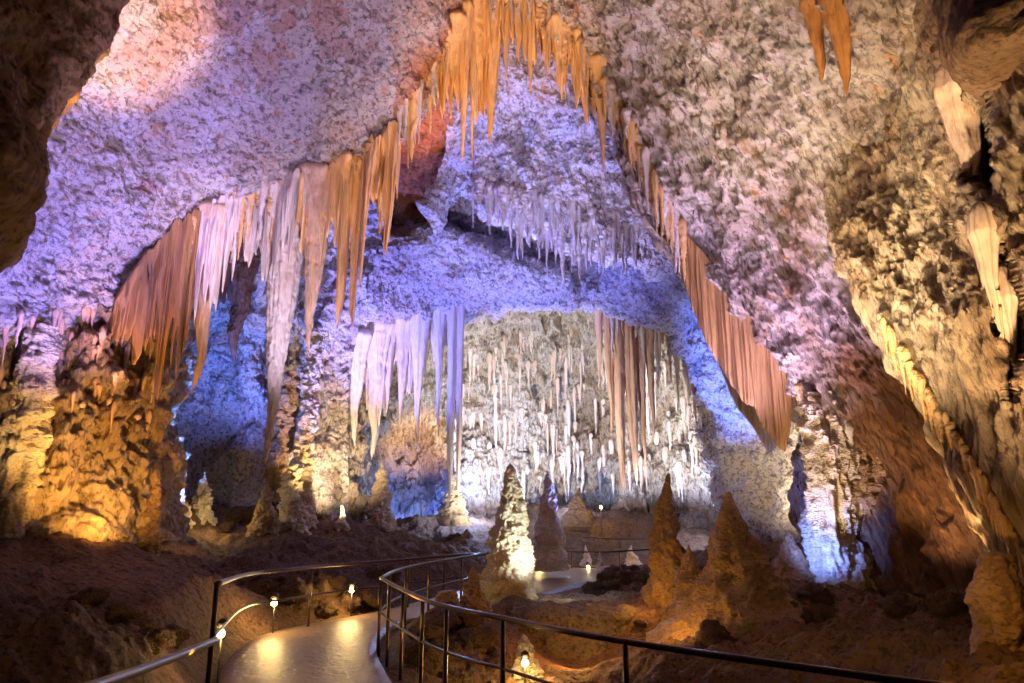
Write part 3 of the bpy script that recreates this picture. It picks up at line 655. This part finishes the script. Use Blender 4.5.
# ------------------------------------------------------------------ the great drapery on the right
drapery('drapery', [(674, 230, 15.0), (684, 240, 14.9), (700, 260, 14.75), (716, 280, 14.65), (734, 303, 14.55), (750, 323, 14.5), (768, 348, 14.45), (780, 366, 14.4), (793, 388, 14.35)], [10, 52, 76, 88, 96, 92, 96, 80, 10], 'sheet',
        'great tan drapery sheet hanging along the right limb of the arch', seed=8, fold=.05, ff=5, thick=.10, rag=.03, depth_wave=.1, nu=220, nv=120)
drapery('drapery', [(712, 330, 16.2), (730, 350, 16), (748, 366, 15.9), (765, 385, 15.8), (782, 405, 15.7)], [20, 50, 62, 64, 24], 'white_st', 'narrow violet drapery behind the lower tip of the great tan sheet', seed=9, fold=.05, ff=5, rag=.04, depth_wave=.1)
fringe([(796, 384, 14.2), (812, 402, 14.1), (834, 424, 14.0), (850, 432, 14)], 14, (18, 50), (6, 11), ('white_st', 'tan_st'), 'stalactite over the pale column at the right end of the arch', 'stalactites over the right column')
# ------------------------------------------------------------------ middle vault
for k in range(3):
    fringe([(470 + 8 * k, 188 - 6 * k, 19.6), (500, 205 - 9 * k, 19.6), (530, 224 - 14 * k, 19.4), (570, 240 - 18 * k, 19.3), (610, 246 - 16 * k, 19.5), (645, 252 - 10 * k, 20)], 26, lambda u: RNG.uniform(10, 40) * (1.25 - .7 * abs(u - .5)), (4, 8), 'white_st',
           'icy violet stalactite in the fringe of the hanging rock of the middle vault', 'fringe of the hanging middle rock')
# ------------------------------------------------------------------ inner arch curtain
for (px, py, ln, w, lab) in [(379, 328, 132, 26, 'broadest lilac stalactite of the inner arch curtain, over the golden alcove'), (404, 322, 106, 15, 'lilac stalactite with long tip right of the broadest one in the inner curtain'),
                             (420, 318, 122, 16, 'long lilac stalactite in the middle of the inner arch curtain'), (359, 338, 108, 22, 'grey lilac stalactite left of the broadest one in the inner curtain'),
                             (440, 312, 126, 12, 'thin lilac stalactite near the right end of the inner curtain'), (390, 326, 92, 12, 'thin stalactite squeezed behind the broadest one of the inner curtain')]:
    stalactite(px, py, 23.6, ln, w, 'white_st', lab, group='great stalactites of the inner arch', seed=px * .37, pw=1.0, seg=32, n=100)
drapery('drapery', [(345, 346, 24), (365, 336, 24), (385, 328, 24), (410, 320, 24), (435, 312, 24), (460, 306, 24)], [70, 66, 74, 60, 58, 50], 'white_st', 'pleated lilac curtain joining the stalactites of the inner arch', seed=10, fold=.16, ff=7, teeth=.5, tf=2.6, thick=.1)
for (px, py, ln, w, lab) in [(453, 308, 196, 9, 'thin blue lit column falling from the inner arch beside the alcove'), (461, 306, 190, 7, 'thinnest pale column right of the blue lit one by the alcove')]:
    stalactite(px, py, 24.5, ln, w, 'white_st', lab, seed=px * .3, pw=.3, seg=24, n=120)
for (px, py, ln, w, lab) in [(607, 286, 150, 13, 'tan stalactite at the left of the right inner cluster'), (616, 288, 206, 18, 'longest tan stalactite of the right inner cluster'), (628, 292, 194, 19, 'thick tan stalactite in the middle of the right inner cluster'),
                             (638, 298, 166, 13, 'tan stalactite right of the thick one in the inner cluster'), (648, 306, 136, 11, 'outermost pale tan stalactite of the right inner cluster'), (598, 284, 92, 10, 'shortest tan stalactite of the right inner cluster')]:
    stalactite(px, py, 25.6, ln, w, 'blush_st', lab, group='tan stalactites of the inner arch', seed=px * .41, pw=.8, tol=0, seg=32, n=100)
fringe([(p[0], p[1] - 6, p[2] + 1.0) for p in F1[0][2:6]], 26, (20, 66), (4, 9), 'white_st', 'small lilac stalactite along the left limb of the inner arch', 'small stalactites of the inner arch, left limb', tol=0)
fringe([(p[0], p[1] - 8, p[2] + 1.3) for p in F1[0][8:12]], 26, (24, 76), (4, 9), ('white_st', 'blush_st'), 'small stalactite along the right limb of the inner arch', 'small stalactites of the inner arch, right limb', tol=0)
def drips(name, n, box, length, width, mat, label, Y, tol, lean=None):
    """countless little ribs of dripstone on a wall: one object"""
    Vs, Fs, k = [], [], 0
    for i in range(n):
        px, py = RNG.uniform(box[0], box[2]), RNG.uniform(box[1], box[3])
        if lean: px += (py - box[1]) * lean
        P = rock_at(px, py, Y, tol=tol, sink=-.01, tries=(0,))
        if abs(P[1] - Y) < 1e-6: continue
        R = RNG.uniform(*width) / 2 / ppm(P); L = RNG.uniform(*length) / ppm(P)
        me = proto(mat)[RNG.integers(0, 9)]
        co = np.empty(len(me.vertices) * 3, np.float32); me.vertices.foreach_get('co', co); co = co.reshape(-1, 3) * np.array([R, R, L / 10.0]) + P
        Vs.append(co); Fs += [[v + k for v in p.vertices] for p in me.polygons]; k += len(co)
    m = bpy.data.meshes.new(name); m.from_pydata(np.concatenate(Vs).tolist(), [], Fs); m.polygons.foreach_set('use_smooth', np.full(len(m.polygons), True)); m.update()
    return add(name, m, M[mat], label=label, cat='dripstone', kind='stuff')
drips('drip_ribs', 170, (455, 330, 715, 480), (12, 40), (3, 6), 'white_st', 'countless little white dripstone ribs on the back wall of the cave', 30, 5)
drips('drip_ribs', 60, (0, 310, 160, 420), (14, 40), (3, 6), 'blush_st', 'countless little brown dripstone ribs on the left wall above the gold light', 12.8, 2.5)
# ------------------------------------------------------------------ right wall
fringe([(p[0] + 2, p[1], p[2]) for p in E0[4:9]], 46, lambda u: RNG.uniform(16, 46), (4, 9), 'tan_st', 'small golden stalactite along the lower edge of the right wall', 'stalactites on the edge of the right wall', up=.06, sink=-.05)
stalactite(957, 92, 7.2, 104, 34, 'blush_st', 'large tapering tan stalactite before the dark hollow high on the right wall', seed=40, pw=.8, flare=.1, sink=.35, up=.5)
stalactite(984, 236, 6.6, 112, 20, 'blush_st', 'long tan rib stalactite on the right wall below the dark hollow', seed=41, pw=.7, sink=.35, up=.4)
for (px, py, Y, ln, w, lab) in [(812, 6, 11.6, 76, 20, 'ochre stalactite high on the right wall, left of its pair'), (836, 0, 11.2, 96, 22, 'longer ochre stalactite high on the right wall'), (1006, 300, 5.9, 70, 16, 'tan stalactite close to the right edge of the picture')]:
    stalactite(px, py, Y, ln, w, 'ochre_st' if px < 900 else 'blush_st', lab, seed=px * .23, seg=28, n=80, sink=.35, pw=.8, up=.4)

# ------------------------------------------------------------------ stalagmites and columns
def stalagmite(px, ptop, pbase, Y, pwid, mat, label, prof=CONE, name='stalagmite', group=None, cat='stalagmite', **kw):
    P = at(px, pbase, Y); P[0] = .5 * (P[0] + at(px, ptop, Y)[0])
    Tp = at(px, ptop, Y); Hh = Tp[2] - P[2]; R = pwid / 2 / ppm(P)
    return add(name, stalagmite_mesh(name, Hh, R, px * .173, prof=prof, **kw), M[mat], loc=P, label=label, cat=cat, group=group)
stalagmite(509, 463, 606, 16.3, 66, 'mite_w', 'tall slender stalagmite lit white on its right side beside the path', PILLAR, knob=.10, rings=.16, fr=3.4, n=240, seg=130)
stalagmite(548, 471, 556, 21.5, 36, 'mite_w', 'violet lit stalagmite standing behind the tall slender one', PILLAR, knob=.1, rings=.12)
stalagmite(669, 473, 612, 15.2, 66, 'mite', 'tall brown stalagmite with a golden left edge', CONE, knob=.10, rings=.12, n=200, seg=120)
stalagmite(737, 492, 640, 12.4, 150, 'mite', 'broad brown cone stalagmite, widest of all, on the right mound',
           [(-1, 1.6), (0, 1.2), (.12, .92), (.3, .62), (.45, .44), (.6, .32), (.8, .17), (.93, .07), (1, .03)], knob=.12, rings=.10, fr=2.4, n=260, seg=220, drip=.08)
stalagmite(692, 545, 635, 12.9, 70, 'mite', 'low shoulder stalagmite against the left flank of the broad cone', CONE, knob=.14, rings=.12)
stalagmite(716, 520, 600, 13.4, 40, 'mite', 'thin shoulder stalagmite behind the broad cone', CONE, knob=.1, rings=.1)
stalagmite(791, 531, 615, 14.2, 76, 'mite', 'brown cone stalagmite right of the broad one', CONE, knob=.12, rings=.12)
stalagmite(1006, 551, 720, 6.6, 64, 'mite', 'stubby golden stalagmite at the right edge of the picture', STUMP, knob=.05, rings=.10, fr=3.4, n=200, seg=140)
stalagmite(473, 566, 610, 14.6, 34, 'mite', 'small orange stalagmite by the bend of the inner rail', CONE, knob=.08, rings=.1, fr=4)
stalagmite(449, 590, 614, 14.3, 26, 'mite', 'low dark stalagmite stump left of the small orange one', STUMP, knob=.08, rings=.1, fr=4)
stalagmite(526, 634, 690, 11.4, 40, 'mite_w', 'glowing golden stalagmite down in the pit behind the rail', PILLAR, knob=.07, rings=.12, fr=5)
stalagmite(203, 472, 522, 19.5, 30, 'mite_w', 'small golden stalagmite in front of the blue recess', CONE, knob=.14, rings=.18)
stalagmite(187, 500, 525, 19, 14, 'mite_w', 'tiny blue lit stalagmite left of the small golden one', CONE, knob=.08, rings=.08)
stalagmite(265, 484, 522, 19.0, 26, 'mite', 'brown stalagmite right under the tip of the longest white spear', PILLAR, knob=.1, rings=.12)
stalagmite(294, 436, 524, 20, 26, 'mite_w', 'knobbly pale stalagmite lit from the left, right of the spear tip', PILLAR, knob=.2, rings=.2)
stalagmite(342, 505, 528, 21, 14, 'mite_w', 'little blue lit stalagmite beside the golden nook', CONE, knob=.06, rings=.08)
stalagmite(578, 488, 516, 29.0, 28, 'mite_d', 'dark stalagmite mound before the back wall', CONE, knob=.1, rings=.1)
stalagmite(152, 470, 540, 14.0, 22, 'mite', 'tan stalagmite at the right foot of the gold lit wall', PILLAR, knob=.1, rings=.12)
stalagmite(380, 462, 520, 24, 26, 'mite_w', 'blue lit stalagmite at the left side of the alcove', PILLAR, knob=.16, rings=.16)
stalagmite(455, 476, 515, 27, 28, 'mite_w', 'blue lit flowstone stalagmite at the right side of the alcove', PILLAR, knob=.16, rings=.16)
stalagmite(308, 332, 526, 20.8, 22, 'mite_w', 'slim golden column rising beside the inner arch', COLUMN, name='column_formation', cat='column', knob=.12, rings=.14, n=260, sink=.5)
stalagmite(277, 372, 526, 22.0, 26, 'mite', 'shadowed brown column behind the longest white spear', COLUMN, name='column_formation', cat='column', knob=.2, rings=.16, n=200)
stalagmite(833, 392, 588, 14.0, 52, 'mite_w', 'pale rippled column at the right end of the arch, blue at its foot', SHAFT, name='column_formation', cat='column', knob=.10, rings=.10, fr=2.8, n=300, seg=150, drip=.26)
stalagmite(866, 390, 592, 13.9, 44, 'mite', 'brown column leaning against the pale rippled column', SHAFT, name='column_formation', cat='column', knob=.16, rings=.08, n=220, drip=.25)
stalagmite(24, 325, 548, 12.0, 40, 'mite_w', 'cream flowstone column at the far left of the picture', SHAFT, name='column_formation', cat='column', knob=.12, rings=.12, n=260, drip=.14)

for (px, pt, pb_, Y, w, lab) in [(600, 552, 578, 23.6, 15, 'small gold lit stalagmite on the terrace behind the far railing'), (643, 562, 584, 22, 13, 'small gold lit stalagmite on the terrace beside the golden edged stalagmite'), (632, 545, 570, 26, 22, 'gold lit flowstone mound at the back of the terrace'), (586, 545, 568, 26, 14, 'pale small stalagmite before the dark mound')]:
    stalagmite(px, pt, pb_, Y, w, 'mite_w', lab, CONE, knob=.08, rings=.1)
# ------------------------------------------------------------------ loose rock
RK = []
for i in range(7):
    u, v = np.meshgrid(np.linspace(0, 2 * math.pi, 28, endpoint=False), np.linspace(0.02, math.pi - .02, 18))
    S = np.stack([np.cos(u) * np.sin(v), np.sin(u) * np.sin(v), np.cos(v)], -1).reshape(-1, 3)
    S = S * (1 + .45 * fbm(S * 1.1 + i * 9, 3, .6))[:, None] * np.array([1, .8, .62])
    S = S + S / np.linalg.norm(S, axis=1)[:, None] * .08 * fbm(S * 5 + i, 2)[:, None]
    m_ = mesh_from('rock', S, grid_faces(18, 28, True)); m_.materials.append(M['earth']); RK.append(m_)
def rocks(n, box, size, label, group):
    c = 0
    for _ in range(n * 6):
        if c >= n: break
        q = ray_ground(RNG.uniform(box[0], box[2]), RNG.uniform(box[1], box[3]))
        if path_dist(q[None, :2])[0] < min(.45, .3 if 'far left' in label else .45) or q[1] > 34: continue
        s = RNG.uniform(*size); o = add('rock', RK[RNG.integers(0, 7)], None, loc=(q[0], q[1], gz(q[0], q[1]) + s * .12), label=label, cat='rock', group=group)
        o.scale = (s, s, s); o.rotation_euler = (RNG.uniform(-.3, .3), RNG.uniform(-.3, .3), RNG.uniform(0, 6.28)); c += 1
rocks(16, (390, 625, 500, 676), (.14, .34), 'brown boulder on the rubble slope inside the inner rail', 'boulders on the pit slope')
rocks(22, (180, 512, 380, 532), (.16, .5), 'dark rock along the crest behind the path', 'rocks along the rear crest')
rocks(13, (258, 580, 385, 604), (.2, .46), 'lamplit boulder along the far left edge of the path', 'boulders beside the path')
rocks(14, (560, 575, 650, 600), (.14, .36), 'rock on the terrace behind the pit', 'rocks on the terrace')
rocks(16, (640, 600, 960, 650), (.12, .34), 'brown rock strewn over the right mound', 'rocks on the right mound')
rocks(12, (60, 575, 190, 640), (.1, .26), 'dark rock on the left bank below the smooth ridge', 'rocks on the left bank')

# ------------------------------------------------------------------ railings
def tube(name, pts, r, n=10, closed_caps=True):
    P = np.array(pts, float); T = np.gradient(P, axis=0); T /= np.linalg.norm(T, axis=1)[:, None]
    upv = np.tile(np.array([0, 0, 1.0]), (len(P), 1)); upv[np.abs(T[:, 2]) > .9] = (0, 1, 0)
    s = np.cross(T, upv); s /= np.linalg.norm(s, axis=1)[:, None]; u = np.cross(s, T)
    th = np.linspace(0, 2 * math.pi, n, endpoint=False)
    V = (P[:, None] + r * (np.cos(th)[None, :, None] * s[:, None] + np.sin(th)[None, :, None] * u[:, None])).reshape(-1, 3)
    Fq = grid_faces(len(P), n, True).tolist(); k = len(P)
    me = bpy.data.meshes.new(name); me.from_pydata(V.tolist(), [], Fq + [list(range(n))[::-1], [(k - 1) * n + j for j in range(n)]])
    me.polygons.foreach_set('use_smooth', np.full(len(me.polygons), True)); me.update(); return me
def smooth_line(pts, n=60):
    return catmull(np.array(pts, float), n, 0)
def post_mesh(base, top, r=.026):
    a, b = np.array(base, float), np.array(top, float)
    me = tube('post', [a + (b - a) * k for k in np.linspace(0, 1, 5)], r); return me
def railing(label, top, midf, posts, r=.03, post_r=.026, end=None):
    """top: list of world points; posts: indices along 0..1; midf: share of the post height of the lower rail"""
    t_ = smooth_line(top, 90); root = empty('railing', (t_[0][0], t_[0][1], 0), label, 'railing', 'path railings')
    o0 = np.array(root.location)
    add('top_rail', tube('top_rail', t_ - o0, r), M['rail'], root)
    g = np.array([min(gz(p[0], p[1]), p[2] - .8) for p in t_]); g = np.convolve(np.pad(g, 6, 'edge'), np.ones(13) / 13, 'valid')
    g = np.minimum(g, t_[:, 2] - .85); g = np.maximum(g, t_[:, 2] - 1.15)
    m_ = t_.copy(); m_[:, 2] = t_[:, 2] - midf
    add('mid_rail', tube('mid_rail', m_ - o0, r * .62), M['rail'], root)
    for q in posts:
        i = int(round(q * 89)); p = t_[i]
        b = np.array([p[0], p[1], min(gz(p[0], p[1]), g[i]) - .08])
        add('post', post_mesh(b - o0, p - o0, post_r), M['rail'], root)
    return root
railing('dark metal railing along the left edge of the path to the far bend', [at(217, 584, 7.2), at(249, 574, 11.6), at(290, 569.5, 12.9), at(337, 565, 14.2), at(400, 560, 15.6), at(445, 556, 16.6), at(492, 553, 17.6)], .5, [0, .42, .7, .83, 1.0])
railing('dark metal railing from the bend post round the far side of the pit', [at(381, 578, 11.4), at(395, 571, 12.6), at(412, 566.5, 13.6), at(430, 563, 14.5), at(462, 557.5, 16), at(486, 554, 16.9)], .48, [.12, .34, .6, .8, 1])
railing('dark metal railing sweeping from the bend post across the near side of the pit', [at(381, 578, 11.4), at(396, 586.5, 10.4), at(418, 597, 9.4), at(440, 605, 8.75), at(475, 613, 8.1), at(505, 618.5, 7.75), at(560, 630, 7.0), at(622, 641, 6.45), at(700, 653, 5.95), at(800, 667, 5.45), at(925, 684, 4.95), at(1010, 694, 4.7)], .5, [0, .06, .125, .2, .29, .445, .64, .95], r=.028)
nr = empty('handrail', at(216, 640, 7.1), 'thick near handrail running from the left post towards the viewer', 'railing', 'path railings'); o0 = np.array(nr.location)
add('top_rail', tube('top_rail', smooth_line([at(216, 640, 7.1), at(180, 655, 6.0), at(140, 670, 5.1), at(100, 684, 4.3), at(20, 712, 3.3)], 40) - o0, .034), M['rail'], nr)
pb = at(30, 708, 3.4)
add('post', post_mesh(np.array([pb[0], pb[1], gz(pb[0], pb[1]) - .1]) - o0, pb - o0), M['rail'], nr)
railing('far railing behind the terrace, before the lit nooks', [at(556, 547, 25.5), at(566, 551, 24.5), at(600, 552, 24), at(640, 550, 24), at(668, 548, 24.5)], .5, [.06, .3, .62, .95])
railing('distant upper railing at the foot of the back wall', [at(563, 533, 28), at(585, 537, 27.6), at(620, 539, 27.4), at(655, 538, 27.6)], .5, [.05, .35, .66, .96])

# ------------------------------------------------------------------ small path lamps
LAMPS = []
def path_lamp(px, py, Y, label, toward=(0, -1), h=.42):
    P = at(px, py, Y); gp = gz(P[0], P[1]); z0 = min(gp, P[2] - .12)
    root = empty('path_lamp', (P[0], P[1], z0), label, 'lamp', 'small lamps of the path')
    o0 = np.array(root.location); hd = P - o0
    add('stake', post_mesh((0, 0, -.05), hd - np.array([0, 0, .05]), .014), M['fixture'], root)
    c = np.stack([np.zeros(8), np.zeros(8), np.linspace(-.05, .075, 8)], 1); rr = np.array([.02, .05, .062, .066, .066, .06, .04, .012])[:, None] * np.ones((1, 14))
    sh = add('shade', ring_mesh('shade', c + np.array([0, 0, .06]), rr, 14), M['fixture'], root, loc=hd)
    c2 = np.stack([np.zeros(9), np.zeros(9), np.linspace(-.05, .05, 9)], 1); r2 = (.05 * np.sqrt(np.clip(1 - np.linspace(-.98, .98, 9) ** 2, .02, 1)))[:, None] * np.ones((1, 14))
    add('bulb', ring_mesh('bulb', c2 + np.array([0, -.035, -.035]), r2, 14), M['bulb'], root, loc=hd)
    LAMPS.append(P)
path_lamp(275, 601, 12.9, 'small glowing lamp by the mid rail on the left edge of the path')
path_lamp(352, 588, 14.7, 'small glowing lamp further along the left edge of the path')
path_lamp(222, 630, 8.8, 'small glowing lamp hidden behind the nearest left rail post')
path_lamp(538.5, 562, 24, 'distant lamp beside the path between the two tall stalagmites')
path_lamp(601, 506.5, 28.5, 'distant lamp high under the back wall')
path_lamp(525, 660, 10.9, 'bright lamp in the pit in front of the golden stalagmite')
path_lamp(654, 574, 20, 'distant lamp low beside the golden edged stalagmite')
path_lamp(588, 566, 24.3, 'distant lamp behind the far railing')
# ------------------------------------------------------------------ light
VIOLET = (.46, .36, 1.0); BLUE = (.16, .26, 1.0); WARM = (1.0, .62, .24); GOLD = (1.0, .5, .1); WHITE = (1.0, .86, .68); COOL = (.62, .72, 1.0); LILAC = (.72, .56, 1.0)
def spot(src, dst, col, watts, ang=70, size=.25, blend=.8):
    d = bpy.data.lights.new('cave_and_fill_spot', 'SPOT'); d.energy = watts; d.color = col; d.spot_size = math.radians(ang); d.spot_blend = blend; d.shadow_soft_size = size
    src = np.array(src, float); src[2] = max(src[2], gz(src[0], src[1]) + .35)      # stands clear of the floor
    o = bpy.data.objects.new('cave_and_fill_spot', d); COL.objects.link(o); o.location = Vector([float(v) for v in src])
    o.rotation_euler = Vector([float(v) for v in (np.array(dst) - np.array(src))]).to_track_quat('-Z', 'Y').to_euler()
    return o
def bulb(src, col, watts, size=.08):
    d = bpy.data.lights.new('cave_lamp', 'POINT'); d.energy = watts; d.color = col; d.shadow_soft_size = size
    o = bpy.data.objects.new('cave_lamp', d); COL.objects.link(o); o.location = Vector([float(v) for v in src]); return o
A = np.array
# violet wash on the near vault, left and right
spot(A([-5.2, 10.0, 1.6]), at(90, 220, 11.5), (.3, .25, 1.0), 3000, 60)
spot(at(850, 440, 12.3), at(270, 70, 12.5), (.72, .54, 1.0), 2300, 50)
spot(A([-4.5, 6.5, 1.4]), at(280, 70, 12.5), (.72, .56, 1.0), 1100, 62)
spot(at(858, 560, 12.6), at(640, 60, 13.5), (.8, .6, .95), 1700, 66)
spot(A([3.6, 8.0, .8]), at(640, 90, 13.5), (.82, .64, .95), 1000, 60)
spot(A([4.4, 11.0, .7]), at(745, 290, 14), (.66, .52, 1.0), 1700, 44)
spot(A([-2.6, 10.5, .3]), at(280, 300, 14.8), (.84, .7, 1.0), 2400, 30)
# warm spot upper left
spot(A([-2.4, 6.0, .6]), at(125, 50, 10.5), (1, .56, .1), 9500, 18, .05)
spot(A([-2.4, 3.0, .6]), at(15, 170, 5.4), WARM, 90, 40, .05)
# warm wash on right wall
spot(A([3.6, 4.6, .9]), at(880, 40, 9), (1, .72, .38), 1700, 55)
spot(A([-1.0, 6.5, .4]), at(870, 190, 10), (1, .74, .46), 1800, 28)  # fill added to lift the dark blotch on this wall
spot(A([2.0, 6.5, .4]), at(850, 60, 11), (1, .78, .5), 3000, 46)
spot(A([2.5, 8.0, .3]), at(725, 140, 12.8), (1, .85, .72), 1500, 14)
spot(at(960, 600, 7.8), at(950, 430, 7.8), WARM, 160, 70, .1)
spot(at(860, 615, 11.2), at(930, 470, 11.5), (1, .62, .32), 330, 80, .1)
# tan stalactites at the top
spot(A([-1.5, 9.0, .3]), at(505, 50, 15), WARM, 5600, 26)
spot(A([-1.0, 10.0, .3]), at(385, 170, 15), WARM, 1700, 18)
# left wall gold
spot(at(112, 540, 11.3), at(105, 465, 13), GOLD, 420, 85, .1)
spot(at(30, 530, 10.0), at(20, 385, 12), WARM, 260, 50, .1)
spot(at(118, 420, 12.0), at(140, 280, 13.6), GOLD, 160, 60, .1)
# blue recess
spot(at(184, 505, 17.6), at(205, 330, 21), (.12, .22, 1), 1800, 80, .15)
spot(at(250, 500, 19.0), at(262, 330, 22.5), (.12, .2, 1), 800, 75, .15)
# middle vault
spot(at(330, 520, 20), at(440, 270, 21.5), (.18, .2, 1.0), 5500, 80)
spot(at(560, 560, 19), at(590, 170, 19.5), (.42, .42, 1.0), 4200, 44)
spot(at(600, 570, 21), at(540, 280, 22.5), (.18, .22, 1.0), 2500, 60)
spot(at(640, 545, 19.5), at(722, 390, 21.5), (.08, .18, 1), 6000, 40)
spot(at(430, 560, 16), at(412, 160, 18.5), (1, .55, .2), 9000, 15)
# back chamber
spot(at(500, 562, 22), at(540, 380, 31), (1, .9, .82), 4200, 85)
spot(at(450, 575, 17.5), at(395, 370, 24), (1, .85, .8), 450, 26)  # white light added from the front to pale the inner curtain
spot(at(640, 540, 24), at(680, 420, 29), (1, .92, .82), 1500, 60)
bulb(at(575, 500, 29.2), (.36, .5, 1), 420, .2)
bulb(at(475, 500, 28.5), (.36, .5, 1), 550, .2)
spot(at(418, 522, 29), at(418, 498, 32.5), (.1, .2, 1), 900, 70, .2)
spot(at(410, 515, 28.0), at(416, 445, 32.5), (1, .6, .24), 2200, 44, .2)
bulb(at(700, 505, 26), (.4, .5, 1), 220, .2)
spot(at(345, 515, 20.5), at(334, 430, 23.4), (1, .72, .4), 850, 90, .1)
spot(A([.5, 12.0, .3]), at(510, 215, 20.5), (.5, .48, 1), 3600, 34)  # frontal fill added for the middle fringe and the dark gap
spot(at(745, 535, 17.2), at(775, 470, 19.0), (1, .8, .5), 700, 80, .1)
spot(at(795, 560, 13.0), at(830, 532, 14.0), (.14, .24, 1), 240, 84, .1)
spot(at(800, 580, 12), at(840, 450, 14), (1, .75, .5), 320, 50, .1)
# stalagmites and path
spot(at(572, 588, 14.7), at(515, 530, 16.2), (.85, .95, .9), 330, 62, .08)
spot(at(560, 560, 15.2), at(570, 600, 16.2), (.9, .92, .85), 25, 110, .08)
bulb(at(643, 590, 14.2), GOLD, 12, .08)
bulb(at(672, 618, 11.6), GOLD, 9, .08)
bulb(at(960, 590, 5.9), GOLD, 11, .05)
bulb(at(215, 515, 18.4), (1, .75, .3), 22, .08)
bulb(at(575, 645, 12.2), GOLD, 30, .08)
spot(A([3.4, 5.0, 2.4]), at(760, 590, 12), (1, .68, .36), 75, 60, .3)  # soft fill added over the right mound, no lamp stands here
spot(at(120, 512, 14.5), at(300, 545, 19), WARM, 420, 60, .2)  # grazing light added to bring out the rear crest
spot(A([-3.2, 4.5, 2.6]), at(80, 590, 9), (1, .66, .4), 18, 70, .3)  # weak fill added in place of warm bounce on the left floor
bulb(at(632, 556, 24.6), GOLD, 16, .08)
spot(at(318, 518, 19.2), at(307, 400, 20.8), (1, .65, .25), 420, 60, .1)
spot(at(205, 500, 16.9), at(178, 430, 17.6), (.1, .28, 1), 900, 70, .08)
spot(A([-1.5, 10.0, .4]), at(195, 212, 14.2), (1, .66, .3), 1300, 13)
for p, w in zip(LAMPS, (26, 26, 14, 6, 14, 34, 8, 6)):
    bulb(p + A([0, -.12, -.06]), (1, .66, .22), w, .03)
world = bpy.data.worlds.new('world'); scn.world = world; world.use_nodes = True
bg = world.node_tree.nodes['Background']; bg.inputs[0].default_value = (.5, .42, .6, 1); bg.inputs[1].default_value = .008  # faint violet ambient added as fill; the cave has no sky
scn.view_settings.view_transform = 'Standard'; scn.view_settings.look = 'None'; scn.view_settings.gamma = 1; scn.view_settings.use_curve_mapping = False
scn.view_settings.exposure = 0.85
